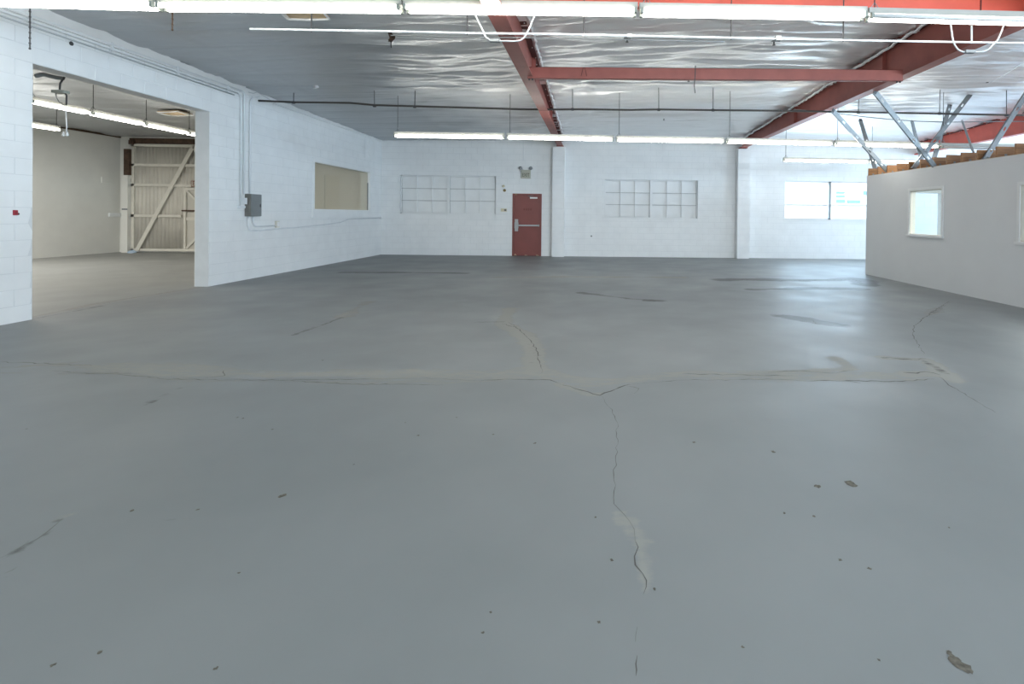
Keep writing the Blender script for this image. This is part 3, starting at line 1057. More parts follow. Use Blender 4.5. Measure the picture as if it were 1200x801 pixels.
MB().box(XL - 0.06, XL - 0.053, y0 + 0.02, y1 - 0.02, z0 + 0.02, z1 - 0.02).build('pane', M['wireglass'], w5)
MB().box(XL - 0.05, XL - 0.03, y1 - 0.05, y1 - 0.02, z0 + 0.02, z1 - 0.35).build('gasket', M['panel'], w5)

# ------------------------------------------------------------------ red steel frames
def rafter(x, bot0, bot1, label, y0=3.6, y1=YB - 0.02, mt=None, h=None):
    """bot0/bot1 = underside height near the front and at the back wall"""
    mt = mt or M['red']
    t = thing('roof_rafter', label, 'beam', (x, y1, bot1), 'red steel roof rafters')
    zb = lambda y: bot0 + (bot1 - bot0) * (y - y0) / (y1 - y0)
    zt = lambda y: float(zc(x, y)) + 0.10
    n = 6
    web, bf = MB(), MB()
    for i in range(n):
        a = y0 + (y1 - y0) * i / n; b_ = y0 + (y1 - y0) * (i + 1) / n
        web.hexa([(x - .006, a, zb(a) + .014), (x + .006, a, zb(a) + .014), (x + .006, b_, zb(b_) + .014), (x - .006, b_, zb(b_) + .014),
                  (x - .006, a, zt(a)), (x + .006, a, zt(a)), (x + .006, b_, zt(b_)), (x - .006, b_, zt(b_))])
        bf.hexa([(x - .10, a, zb(a)), (x + .10, a, zb(a)), (x + .10, b_, zb(b_)), (x - .10, b_, zb(b_)),
                 (x - .10, a, zb(a) + .014), (x + .10, a, zb(a) + .014), (x + .10, b_, zb(b_) + .014), (x - .10, b_, zb(b_) + .014)])
    web.build('web', mt, t)
    bf.build('bottom_flange', mt, t)
    tf = MB()
    m_ = 12
    for i in range(m_):
        a = y0 + (y1 - y0) * i / m_; b_ = y0 + (y1 - y0) * (i + 1) / m_
        za, zb_ = zt(a) - 0.17, zt(b_) - 0.17
        tf.hexa([(x - .10, a, za), (x + .10, a, za), (x + .10, b_, zb_), (x - .10, b_, zb_), (x - .10, a, za + .012), (x + .10, a, za + .012), (x + .10, b_, zb_ + .012), (x - .10, b_, zb_ + .012)])
    tf.build('top_flange', M['reddark'], t)  # flange colour darkened to stand in for shadow beneath the foil
    for yy in (8.9, 12.8):
        if y0 < yy < y1:
            MB().box(x - .075, x + .075, yy - .005, yy + .005, zb(yy) + .014, zt(yy) - 0.17).build('stiffener', mt, t)
    bt = MB()
    for yy in np.arange(y0 + 0.3, y1 - 0.2, 0.5):
        for s_ in (-1, 1):
            z_ = zt(yy) - 0.17
            bt.lathe([(0.011, 0), (0.011, -0.012), (0.005, -0.016)], (x + s_ * 0.07, yy, z_), 'z', 6)
    tag(bt.build('bolts', M['foiledge'], t), kind='stuff')
    MB().box(x - .12, x + .12, y1 - 0.26, y1 + 0.01, bot1 - 0.03, bot1).build('bearing_plate', mt, t)
    return t


RA = rafter(RAF[0], 3.555, 3.735, 'red steel rafter over the column casing right of the red door')
RB = rafter(RAF[1], 3.745, 3.775, 'broad red steel rafter crossing the upper right of the hall')
RC = rafter(RAF[2], 3.70, 3.66, 'bright red steel rafter beyond the office braces at far right', 6.5, mt=M['redbright'])

# ragged white foil edges lapped along the rafters
for x, side in ((RAF[0] + 0.12, 1), (RAF[1] - 0.13, -1)):
    mb = MB()
    ysr = np.arange(5.6, 16.8, 0.09)
    pts = []
    for yy in ysr:
        zz = float(zc(x, yy)) - 0.115 + random.uniform(-.022, .015)
        xx = x + side * (0.02 + random.uniform(0, .03))
        pts.append((xx, yy, zz))
    mb.tube(pts, 0.026, 7)
    mb.build('foil_edge', M['foiledge'], ceiling, True)


def strut_beam(name, label, xa, xb, y, za, zb, h, mt, wid=0.07):
    t = thing(name, label, 'beam', (xa, y, za), 'red cross struts between the rafters')
    def bar(y0, y1, d0, d1):
        return MB().hexa([(xa, y0, za + d0), (xb, y0, zb + d0), (xb, y1, zb + d0), (xa, y1, za + d0), (xa, y0, za + d1), (xb, y0, zb + d1), (xb, y1, zb + d1), (xa, y1, za + d1)])
    bar(y, y + 0.006, 0, h).build('web', mt, t)
    bar(y, y + wid, 0, 0.006).build('lower_flange', M['foiledge'] if False else mt, t)
    bar(y, y + wid, h - 0.006, h).build('upper_flange', mt, t)
    for x_, z_ in ((xa, za), (xb, zb)):
        b_ = MB()
        for dx in (0.03, 0.08):
            sg = 1 if x_ == xa else -1
            b_.lathe([(0.016, 0), (0.016, -0.018), (0.006, -0.022)], (x_ + sg * dx, y + 0.03, z_), 'z', 6)
        b_.build('bolts', M['dark'], t)
    return t


strut_beam('cross_beam', 'slim red cross beam spanning between the two large rafters', RAF[0] + 0.012, RAF[1] - 0.10, 8.25, 3.588, 3.657, 0.185, M['red'])
b1 = strut_beam('cross_beam', 'bright red cross beam above the front strip lights', RAF[0] + 0.012, RAF[1] - 0.012, 5.93, 3.815, 3.835, 0.30, M['redbright'])
for u in (754.5, 1149):
    c = onY(u, 8, 5.93)
    MB().box(c.x - 0.006, c.x + 0.006, 5.918, 5.93, 3.83, 4.1).build('stiffener', M['reddark'], b1)

# ------------------------------------------------------------------ strip lights
def strip_light(label, group, p0, p1, hang, tubes=2, lit=(True, True), rods=(), L_end=0.045, name='strip_light', scale=1.0):
    """fixture from p0 to p1 (centre of the tubes); hang = height of the ceiling for the rods"""
    p0, p1 = Vector(p0), Vector(p1)
    t = thing(name, label, 'light', (p0 + p1) / 2, group)
    d = (p1 - p0).normalized()
    s = d.cross(Vector((0, 0, 1))).normalized()
    up = s.cross(d)

    def obox(a, b, h0, h1, w, m, nm):
        A, B = p0 + d * a, p0 + d * b
        P = [A - s * w + up * h0, A + s * w + up * h0, B + s * w + up * h0, B - s * w + up * h0, A - s * w + up * h1, A + s * w + up * h1, B + s * w + up * h1, B - s * w + up * h1]
        return MB().hexa(P).build(nm, m, t)
    L = (p1 - p0).length
    w = 0.044 * scale
    obox(0, L, 0.055 * scale, 0.115 * scale, w, M['housing'], 'housing')
    off = (-0.056, 0.056) if tubes == 2 else (0.0,)
    for k, o_ in enumerate(off):
        MB().tube([p0 + d * L_end + s * o_ * scale + up * 0.02, p1 - d * L_end + s * o_ * scale + up * 0.02], 0.019 * scale, 10).build('tube', M['tube'] if lit[k % 2] else M['tubeoff'], t, True)
    for a in (0.012, L - 0.037):
        for o_ in off:
            A = p0 + d * a + s * o_ * scale
            B = A + d * 0.025
            q = 0.022 * scale
            P = [A - s * q - up * 0.004, A + s * q - up * 0.004, B + s * q - up * 0.004, B - s * q - up * 0.004, A - s * q + up * 0.055, A + s * q + up * 0.055, B + s * q + up * 0.055, B - s * q + up * 0.055]
            MB().hexa(P).build('lampholder', M['socket'], t)
    for a, topz in rods:
        q = p0 + d * a + up * 0.115 * scale
        mb = MB()
        zt_ = topz if topz else float(zc(q.x, q.y)) - 0.02
        mb.tube([q, (q.x, q.y, zt_)], 0.006, 6)
        rod = mb.build('hanger_rod', M['dark'], t)
        child(MB().tube([q + d * 0.05, q + Vector((0, 0, 0.07)), q - d * 0.05], 0.005, 5).build('hanger_clip', M['steel']), rod, t)
    return t


ORD = ['first', 'second', 'third', 'fourth', 'fifth', 'sixth']
# front row: joints read on the photograph
fr = [-98, 187, 473, 748, 1015, 1275]
fv = [5, 14.5, 18, 21, 25, 30]
YR = 5.416
fl = ['front row strip light at the upper left corner, leftmost of the row', 'front row strip light with the tan torn ceiling board behind it', 'front row strip light in the middle, crossing the left red rafter',
      'front row strip light below the bright red cross beam, right of middle', 'rightmost front row strip light, with only one tube lit']
for i in range(5):
    a, b = onY(fr[i] + 1, 14.5 if i == 0 else (11.0, 11.2, 13.5, 17.5, 23)[i], YR), onY(fr[i + 1] - 1, (10.6, 13.5, 17.0, 22, 30)[i], YR)
    if i == 0: a.z = b.z + 0.01
    if i == 4: b.z = a.z - 0.01
    strip_light(fl[i], 'front row of strip lights', a, b, None, 2, (True, i != 4) if i == 4 else (True, True), rods=((0.08, None),) if i else ())
# second row
br = [461, 592.5, 720.5, 850, 976.5, 1100, 1224]
bv = [160.5, 162.5, 165.2, 167.5, 170.3, 173.5, 176]
YR2 = 11.474
sl = ['second row strip light nearest the left wall, above the left painted-over window', 'second row strip light above the red door', 'second row strip light above the right painted-over window',
      'second row strip light in front of the broad right rafter', 'second row strip light behind the first office brace', 'unlit second row strip light above the office joists']
for i in range(6):
    a, b = onY(br[i] + 1.2, bv[i], YR2), onY(br[i + 1] - 1.2, bv[i + 1] - 0.3, YR2)
    strip_light(sl[i], 'second row of strip lights', a, b, None, 2, (True, True) if i < 5 else (False, False), rods=((0.07, None),))
# third row, beyond the rafter
a, b = onY(918, 189, 15.1), onY(1017, 190.6, 15.1)
strip_light('far strip light in front of the bright window, left one', 'far row of strip lights', a, b, None, 2, rods=((0.07, None),), )
a, b = onY(1019, 190.4, 15.1), onY(1116, 191.8, 15.1)
strip_light('far strip light half hidden by the office joists, right one', 'far row of strip lights', a, b, None, 2, rods=((0.07, None),), )
# adjoining hall
XN1 = -10.03
ays = [8.25, 9.38, 10.50, 11.73, 12.97, 14.2]
al = ['adjoining hall strip light nearest, cut by the left pier', 'adjoining hall strip light, second along the near row', 'adjoining hall strip light, third along the near row beside the right jamb',
      'adjoining hall strip light almost hidden behind the right jamb']
for i in range(5):
    if i == 0: continue
    strip_light(al[i - 1], 'strip lights of the adjoining hall', (XN1, ays[i] + 0.01, 3.30), (XN1, ays[i + 1] - 0.01, 3.30), None, 2, rods=((0.07, None),), L_end=0.03)
for a, b in ((11.50, 12.75),):
    strip_light(('short rear row strip light seen beyond the left pier, above the cream wall'), 'strip lights of the adjoining hall', (-12.9, a, 3.30), (-12.9, b, 3.30), None, 2, rods=((1.2, None),), L_end=0.03)
area('adjoining_fill', (-14.3, 10.0, 3.55), (0, 0, -1), 0.3, 5.0, 240, (1.0, 0.98, 0.94))  # extra unseen area light, brightens the adjoining hall
area('strip_row_adjoining_near', (-10.03, 6.6, 3.3), (0, 0, -1), 0.15, 4.5, 55, (1.0, 0.97, 0.90))

# ------------------------------------------------------------------ pipes and conduits overhead
t = thing('sprinkler_pipe', 'long dark pipe hung across the hall above the second row of lights', 'pipe', (0, 11.0, 3.7))
pp = []
for u, v in ((318, 119), (344, 119.7), (410, 120.5), (440, 123.2), (486, 124.5), (560, 126.5), (610, 128), (640, 128.3), (680, 128), (740, 128.7), (772, 128.2), (835, 129), (900, 129.6), (975, 130.8), (1060, 132.3), (1130, 133.7), (1200, 135), (1290, 137)):
    Y = 11.05
    pp.append(onY(u, v, Y))
pp[0] = Vector((XL + 0.02, 11.05, pp[1].z + 0.02))
MB().tube(pp, 0.021, 8).build('pipe', M['pipe'], t, True)
for u, v0, v1 in ((344, 101, 120), (439, 98, 124), (486, 95, 125), (671, 98, 128), (772, 100, 128.5), (835.5, 99.5, 129), (1006, 0, 131.5), (1101, 105, 133), (1179.5, 106, 135)):
    q = onY(u, v1, 11.05)
    MB().tube([(q.x, q.y, q.z), (q.x + random.uniform(-.015, .015), q.y, float(zc(q.x, q.y)) + 0.0)], 0.008, 6).build('hanger_rod', M['dark'], t)
    MB().lathe([(0.028, -0.03), (0.03, 0), (0.028, 0.03)], (q.x, q.y, q.z), 'x', 8).build('clamp', M['dark'], t)

t = thing('electrical_conduit', 'white conduit strung across the hall just below the front lights', 'conduit', (0, 5.85, 3.5))
YC = 5.80
pp = [onY(u, v, YC) for u, v in ((293, 33.8), (365, 35.2), (456, 36.6), (560, 39), (640, 39.7), (735, 41.8), (850, 44.2), (912, 45.5), (1040, 48), (1200, 50.5), (1300, 52))]
MB().tube(pp, 0.0125, 8).build('tube_run', M['conduit'], t, True)
MB().tube([p + Vector((0, 0.05, -0.028)) for p in pp[2:7]], 0.006, 6).build('cable', M['steel'], t, True)
for u, v in ((365, 35.3), (547.5, 38.8), (684, 41.3), (856.5, 44.6), (988, 47)):
    q = onY(u, v, YC)
    MB().tube([q - Vector((0, 0, 0.02)), (q.x, q.y, float(zc(q.x, q.y)) + 0.01)], 0.007, 6).build('hanger_rod', M['dark'], t)
q = onY(911.5, 45.3, YC)
MB().box(q.x - .03, q.x + .03, q.y - .03, q.y + .03, q.z - .025, q.z + .025).build('junction_box', M['steel'], t)
q = onY(738, 41.8, YC)
MB().lathe([(0.02, -0.03), (0.024, 0), (0.02, 0.03)], q, 'x', 8).build('coupling', M['trim'], t)

def smooth_path(P, n=5):
    out = []
    for i in range(len(P) - 1):
        a, b, c, d = P[max(i - 1, 0)], P[i], P[i + 1], P[min(i + 2, len(P) - 1)]
        for k in range(n):
            t = k / n
            out.append(0.5 * (2 * b + (c - a) * t + (2 * a - 5 * b + 4 * c - d) * t * t + (3 * b - 3 * c + d - a) * t ** 3))
    return out + [P[-1]]


# flexible loops carried under the rafters
def loop(label, pts, box_u, Y):
    t = thing('conduit_loop', label, 'conduit', onY(*pts[0], Y))
    P = smooth_path([onY(u, v, Y) for u, v in pts])
    MB().tube(P, 0.009, 8).build('loop_tube', M['conduitgrey'], t, True)
    q = onY(*box_u, Y)
    MB().box(q.x - .055, q.x + .055, q.y - .025, q.y + .025, q.z - .016, q.z + .016).build('junction_box', M['steel'], t)
    return t


loop('white looped conduit dipping under the left red rafter', [(552, 5), (560, 24), (566, 36), (570, 44), (577, 47.5), (590, 48), (606, 48), (613, 45), (618, 38), (624, 24), (628, 15)], (580, 47.6), 5.65)
loop('white looped conduit dipping under the broad right rafter', [(1113, 20), (1115, 36), (1117, 48), (1121, 56), (1127, 60.3), (1134, 60.7), (1150, 60.7), (1158, 58), (1164, 52), (1170, 45), (1176, 30)], (1136, 60.6), 5.65)
t = MB().tube([onY(1138.5, 30, 5.80), onY(1138.5, 51, 5.80)], 0.011, 6).build('drop_rod', M['conduitgrey'], None)
tag(t, 'short grey drop rod from the rightmost front strip light', 'rod')

# sagging wire over the office
t = MB().tube([onY(u, v, 12.2) for u, v in ((930, 128), (975, 132), (1010, 136.5), (1040, 139.5), (1075, 142), (1110, 143), (1150, 142.5), (1200, 142))], 0.011, 6).build('sagging_cable', M['panel'], None, True)
tag(t, 'thin dark cable sagging over the office below the pipe', 'cable')
t = MB().tube([onY(u, v, 9.2) for u, v in ((1160, 97), (1180, 86), (1200, 73), (1230, 55))], 0.006, 6).build('slanting_wire', M['foiledge'], None, True)
tag(t, 'thin pale wire slanting up to the right over the office', 'wire')

# loose rods
for u, v0, v1, Y, lab in ((35, 12, 58, 6.0, 'dark hanging rod against the left pier, upper left corner'), (202, 12, 36, 5.9, 'short rusty hanging rod right of the first joint of the front strip lights')):
    t = MB()
    p = onY(u, v1, Y)
    pts = [(p.x, p.y, p.z + k * 0.03) for k in range(int((float(zc(p.x, p.y)) - p.z) / 0.03) + 1)]
    t.tube([(p.x, p.y, p.z), (p.x, p.y, float(zc(p.x, p.y)))], 0.007, 6)
    for q in pts[::2]:
        t.lathe([(0.009, 0), (0.011, 0.01), (0.009, 0.02)], q, 'z', 6)
    tag(t.build('hanging_rod', M['wooddark'] if u > 100 else M['dark'], None), lab, 'rod')
# wire hanging in front of the slim beam
t = MB().tube([onY(u, v, 8.0) for u, v in ((815, 77), (814.5, 90), (813.5, 100), (814.5, 109))], 0.007, 6).build('dangling_wire', M['dark'], None)
tag(t, 'dark wire dangling over the slim red cross beam', 'wire')
t = MB().tube([onY(u, v, 8.18) for u, v in ((681, 89), (683.5, 79.5), (685.5, 79.5), (687.5, 89))], 0.006, 6).build('wire_loop', M['reddark'], None)
tag(t, 'inverted v of wire on the left part of the slim cross beam', 'wire')

# sprinkler heads and pins on the foil
def sprinkler(u, v, Yg, lab):
    r = ray(u, v)
    Y = Yg
    for _ in range(20):
        p = onY(u, v, Y)
        Y += 2.0 * (float(zc(p.x, p.y)) - 0.06 - p.z)
        Y = max(5.6, min(17, Y))
    p = onY(u, v, Y)
    t = thing('ceiling_sprinkler', lab, 'sprinkler', p)
    MB().lathe([(0.055, 0.02), (0.06, 0.03), (0.02, 0.045)], p, 'z', 10).build('escutcheon', M['panel'], t)
    MB().lathe([(0.008, -0.03), (0.012, 0.0), (0.01, 0.06)], p, 'z', 8).build('stem', M['dark'], t)
    MB().lathe([(0.005, -0.038), (0.028, -0.034), (0.028, -0.03), (0.005, -0.026)], p, 'z', 8).build('deflector', M['dark'], t)


sprinkler(735, 47, 7.5, 'small dark sprinkler head on the foil, middle, above the slim beam')
sprinkler(907, 50.5, 7.5, 'small dark sprinkler head on the foil, right, above the slim beam')
sprinkler(807, 93.5, 10, 'small dark sprinkler head just below the slim red beam')
sprinkler(778, 139.5, 14, 'small dark fitting on the ceiling above the third light of the second row')
sprinkler(1157, 95, 10, 'small grey fitting on the foil above the office braces')

# torn patches of the insulation
def flap(u, v, w, h, m, lab, drop=0.1, pin=False):
    Y = 8.0
    for _ in range(25):
        p = onY(u, v, Y)
        Y += 2.0 * (float(zc(p.x, p.y)) - 0.05 - p.z)
        Y = max(5.6, min(17, Y))
    p = onY(u, v, Y)
    t = thing('torn_insulation', lab, 'debris', p, None)
    mb = MB()
    n = 9
    for i in range(n):
        a = i / (n - 1)
        ww = w * (1 - 0.55 * a) * random.uniform(0.75, 1.1)
        zz = p.z + 0.07 - (drop + h) * a
        yy = p.y + 0.10 * math.sin(a * 3) + 0.02
        mb.v += [(p.x - ww / 2, yy - 0.02 * random.random(), zz), (p.x + random.uniform(-.02, .02), yy - 0.05, zz - 0.01), (p.x + ww / 2, yy + 0.02 * random.random(), zz)]
        if i:
            b_ = 3 * i
            mb.f += [(b_ - 3, b_ - 2, b_ + 1, b_), (b_ - 2, b_ - 1, b_ + 2, b_ + 1)]
    o = mb.build('flap', m, t)
    so = o.modifiers.new('solid', 'SOLIDIFY'); so.thickness = 0.012
    if pin:
        z_ = p.z + 0.07 - (drop + h)
        MB().tube([(p.x + .02, p.y + .02, z_ + 0.02), (p.x + 0.025, p.y + .02, z_ - 0.09)], 0.007, 6).build('pin', M['dark'], t)
    return t


flap(456, 38, 0.09, 0.10, M['wooddark'], 'brown scrap hanging with a pin from the foil, left of middle', 0.10, True)
flap(367, 101, 0.11, 0.07, M['foiledge'], 'white torn scrap of insulation above the left wall', 0.04)
flap(484, 92, 0.09, 0.05, M['tan'], 'small torn scrap above the second pipe hanger', 0.02)

# torn out tan patches with the deck showing
def patch(lab, quad, z, flapdir):
    P = [onZ(u, v, z) for u, v in quad]
    t = thing('torn_ceiling_board', lab, 'panel', (P[0] + P[2]) / 2)
    mb = MB()
    mb.hexa([p + Vector((0, 0, 0)) for p in P] + [p + Vector((0, 0, 0.02)) for p in P])
    mb.build('board', M['tan'], t)
    e = MB()
    for a, b in ((0, 1), (1, 2), (2, 3), (3, 0)):
        e.tube([P[a] + Vector((0, 0, -0.01)), (P[a] + P[b]) / 2 + Vector((0, 0, -0.02)), P[b] + Vector((0, 0, -0.01))], 0.014, 6)
    e.build('torn_edge', M['foiledge'], t)
    return t


pt = patch('tan torn ceiling board behind the second front strip light from the left', [(337, 21.5), (386, 21.5), (375, 8), (325, 8)], 3.86, 1)
P = [onZ(337, 21.5, 3.86), onZ(325, 8, 3.86)]
MB().hexa([P[0], P[0] + Vector((0.03, 0, -0.03)), P[1] + Vector((0.03, 0, -.03)), P[1], P[0] + Vector((0, 0, 0.02)), P[0] + Vector((0.03, 0, 0)), P[1] + Vector((.03, 0, 0)), P[1] + Vector((0, 0, .02))]).build('hanging_edge', M['foiledge'], pt)
patch('tan torn ceiling panel in the adjoining hall', [(184, 131), (201, 135), (226, 134.5), (208, 130)], 3.83, 1)

# ------------------------------------------------------------------ fittings on the left wall
g = XL + 0.025
t = thing('wall_conduits', 'pair of painted conduits running along top of left wall down to panel', 'conduit', (XL, 10.5, 3.8))
for k, (zt_, yv, zb_) in enumerate(((3.76, 10.50, 1.50), (3.83, 10.60, 1.74))):
    r = 0.09
    pts = [(g, 4.6, zt_), (g, yv - r, zt_)] + arc((g, yv - r, zt_ - r), r, math.pi / 2, 0, 'yz') + [(g, yv, zb_)]
    MB().tube(pts, 0.014 + 0.003 * k, 8).build('tube_run', M['conduit'], t, True)
MB().tube([(g, 4.6, 3.70), (g, 10.3, 3.70)], 0.012, 8).build('tube_run', M['conduitgrey'], t, True)
s_ = MB()
for yy in (6.6, 7.7, 8.9, 10.1):
    s_.box(XL, XL + 0.045, yy, yy + 0.03, 3.73, 3.86)
s_.build('straps', M['conduit'], t)

t = thing('pipe_riser', 'white riser dropping from the dark pipe to the grey panel', 'conduit', (XL, 10.76, 1.75))
pts = [(g, 10.78, 1.74), (g, 10.78, 3.60)] + [(g, 10.78 + 0.2 - 0.2 * math.cos(a), 3.60 + 0.22 * math.sin(a)) for a in np.linspace(0.2, 1.4, 6)] + [(XL + 0.05, 11.02, 3.83)]
MB().tube(pts, 0.018, 8).build('tube_run', M['conduit'], t, True)
MB().tube([(g, 10.70, 3.85), (g, 10.86, 3.86), (g, 10.98, 3.92), (g, 11.35, 3.86), (g, 11.6, 3.83)], 0.014, 7).build('cable_bend', M['conduitgrey'], t, True)

t = thing('breaker_box', 'grey electrical panel box on the white left wall', 'panel box', (XL, 10.8, 1.30))
Yp0, Yp1, Zp0, Zp1 = 10.66, 11.00, 1.305, 1.765
MB().box(XL, XL + 0.115, Yp0, Yp1, Zp0, Zp1).build('cabinet', M['panelside'], t, bevel=0.004)
MB().box(XL + 0.115, XL + 0.125, Yp0 + 0.02, Yp1 + 0.005, Zp0 + 0.005, Zp1 - 0.005).build('cover', M['panel'], t, bevel=0.003)
MB().box(XL + 0.125, XL + 0.135, Yp1 - 0.05, Yp1 - 0.03, 1.50, 1.56).build('latch', M['dark'], t)
MB().box(XL, XL + 0.07, 10.545, 10.635, 1.55, 1.68).build('disconnect_box', M['conduit'], t)
MB().box(XL, XL + 0.06, 10.45, 10.60, 1.47, 1.52).build('conduit_elbow', M['conduit'], t)
t = thing('low_conduits', 'two white conduits leaving the grey panel below and bending right', 'conduit', (XL, 10.8, 1.0))
r = 0.13
pts = [(g, 10.73, Zp0)] + [(g, 10.73, 1.13)] + arc((g, 10.73 + r, 1.13), r, math.pi, 1.5 * math.pi, 'yz') + [(g, 13.0, 1.05), (g, 14.6, 1.12), (g, 14.9, 1.17), (g, 15.15, 1.22), (g, YB, 1.24)]
MB().tube(pts, 0.013, 8).build('tube_run', M['conduit'], t, True)
pts = [(g, 10.88, Zp0), (g, 10.88, 1.22)] + arc((g, 10.88 + r, 1.22), r, math.pi, 1.5 * math.pi, 'yz') + [(g, 11.66, 1.095)]
MB().tube(pts, 0.013, 8).build('tube_run', M['conduit'], t, True)
t = thing('outlet_box', 'small cream outlet box ending a conduit right of the grey panel', 'outlet', (XL, 11.7, 1.1))
MB().box(XL, XL + 0.05, 11.66, 11.76, 1.05, 1.20).build('box', M['bracing'], t, bevel=0.004)
MB().box(XL + 0.05, XL + 0.054, 11.675, 11.745, 1.07, 1.18).build('cover', M['trim'], t)

c = onX(17, 249, XL)
t = thing('fire_alarm_pull', 'small red fire alarm pull box on left pier beside opening', 'alarm', c)
MB().box(XL, XL + 0.022, c.y - 0.022, c.y + 0.022, c.z - 0.032, c.z + 0.032).build('box', M['alarm'], t, bevel=0.005)
MB().box(XL + 0.022, XL + 0.026, c.y - 0.010, c.y + 0.010, c.z - 0.006, c.z + 0.006).build('pull_handle', M['redink'], t)
c = onX(20.5, 250.5, XL)
o = MB().lathe([(0.014, 0), (0.014, 0.012), (0.004, 0.016)], c, 'x', 8).build('wall_anchor', M['dark'], None)
tag(o, 'tiny dark anchor hole just right of the red alarm box', 'anchor')
c = onX(83, 51, XL)
o = MB().lathe([(0.026, 0.002), (0.030, 0.01), (0.018, 0.02)], c, 'x', 10).build('wall_anchor', M['dark'], None)
tag(o, 'dark round plug hole in the white wall above the wide opening', 'anchor')
c = onX(434.5, 172.5, XL)
t = thing('round_cover', 'round white blanked-off vent high in the left wall corner', 'vent', c)
MB().lathe([(0.26, 0.004), (0.30, 0.012), (0.30, 0.02), (0.25, 0.022), (0.25, 0.010), (0.02, 0.010)], c, 'x', 28).build('ring', M['wall'], t)
MB().box(XL, XL + 0.012, c.y - 0.45, c.y + 0.40, c.z - 0.38, c.z + 0.45).build('patch', M['wall'], t)

# ------------------------------------------------------------------ office with partition wall
pw0 = (9.99, 11.01, 1.08, 2.02)
pw1 = (7.05, 8.13, 1.06, 1.98)
OT = 0.115
core = MB()
for y0, y1, z0, z1 in slab_rects(3.6, YP, 0, ZP, [pw0, pw1]):
    core.box(XP, XP + OT, y0, y1, z0, z1)
DW = (7.95, 8.83, -1, 2.08)
for x0, x1, z0, z1 in slab_rects(XP + OT, 11.6, 0, ZP, [DW]):
    core.box(x0, x1, YP - OT, YP, z0, z1)
core.box(11.5, 11.6, 3.6, YP - OT, 0, ZP)
core.box(XP + OT, 11.5, 3.6, 3.7, 0, ZP)
wp = core.build('wall_partition', M['drywall'])
structure(wp, 'white drywall partition of the office at right')
MB().box(XP, XP + OT, 3.6, YP, ZP, ZP + 0.012).build('top_plate', M['bracing'], wp)


def office_window(n, rect, label):
    y0, y1, z0, z1 = rect
    f = MB()
    tw = 0.055
    f.box(XP - 0.018, XP, y0 - tw, y1 + tw, z1, z1 + tw).box(XP - 0.018, XP, y0 - tw, y0, z0, z1).box(XP - 0.018, XP, y1, y1 + tw, z0, z1)
    w = f.build('window_%d' % n, M['trim'])
    structure(w, label)
    MB().box(XP - 0.04, XP + 0.02, y0 - tw - 0.02, y1 + tw + 0.02, z0 - 0.05, z0).build('sill', M['trim'], w, bevel=0.004)
    f = MB()
    f.box(XP, XP + OT, y0, y0 + 0.015, z0, z1).box(XP, XP + OT, y1 - 0.015, y1, z0, z1).box(XP, XP + OT, y0 + 0.015, y1 - 0.015, z1 - 0.015, z1).box(XP, XP + OT, y0 + 0.015, y1 - 0.015, z0, z0 + 0.015)
    f.build('reveal', M['bracing'], w)
    MB().box(XP + 0.05, XP + 0.055, y0 + 0.015, y1 - 0.015, z0 + 0.015, z1 - 0.015).build('pane', M['glass'], w)
    return w


office_window(6, pw0, 'office window with daylight showing through, in the white partition')
office_window(7, pw1, 'office window cut off by the right edge of the view')
# doorway of the office end wall seen through the window
x0, x1, _, z1 = DW
f = MB()
f.box(x0 - 0.06, x0 + 0.015, YP - OT - 0.02, YP + 0.02, 0, z1).box(x1 - 0.015, x1 + 0.06, YP - OT - 0.02, YP + 0.02, 0, z1).box(x0 - 0.06, x1 + 0.06, YP - OT - 0.02, YP + 0.02, z1 - 0.015, z1 + 0.06)
d2 = f.build('door_2', M['trim'])
structure(d2, 'open doorway in the office end wall seen through its window')
for zz in (1.12, 1.80):
    MB().box(x1 - 0.028, x1 - 0.010, YP - OT - 0.035, YP - OT - 0.015, zz, zz + 0.09).build('hinge', M['steel'], d2)

t = thing('office_roof', 'row of bare timber joists resting on the white office partition', 'roof', (XP, 8, ZP))
y = YP - 0.04
jm = None
while y > 3.9:
    h_ = 0.185
    if jm is None:
        jm = MB().box(0.0, 4.5, -0.019, 0.019, 0, h_).mesh('joist', M['wood'])
    o = bpy.data.objects.new('joist', jm)
    COL.objects.link(o)
    o.parent = t
    o.matrix_parent_inverse = Matrix.Translation(-Vector(t.location))
    o.location = (XP + 0.012 + random.uniform(-.012, .012), y, ZP + 0.012 + random.uniform(-0.002, 0.006))
    o.rotation_euler = (random.uniform(-.02, .02), 0, random.uniform(-.004, .004))
    y -= 0.4064 + random.uniform(-.008, .008)
MB().box(XP + OT, 11.5, 3.7, YP - OT, ZP - 0.014, ZP + 0.01).build('lid_board', M['drywall'], t)
cl = MB()
for k in range(12):
    yy = YP - 0.24 - k * 0.4064
    cl.box(XP + 0.02, XP + 0.05, yy, yy + 0.02, ZP + 0.012, ZP + 0.05)
cl.build('hangers', M['steel'], t)


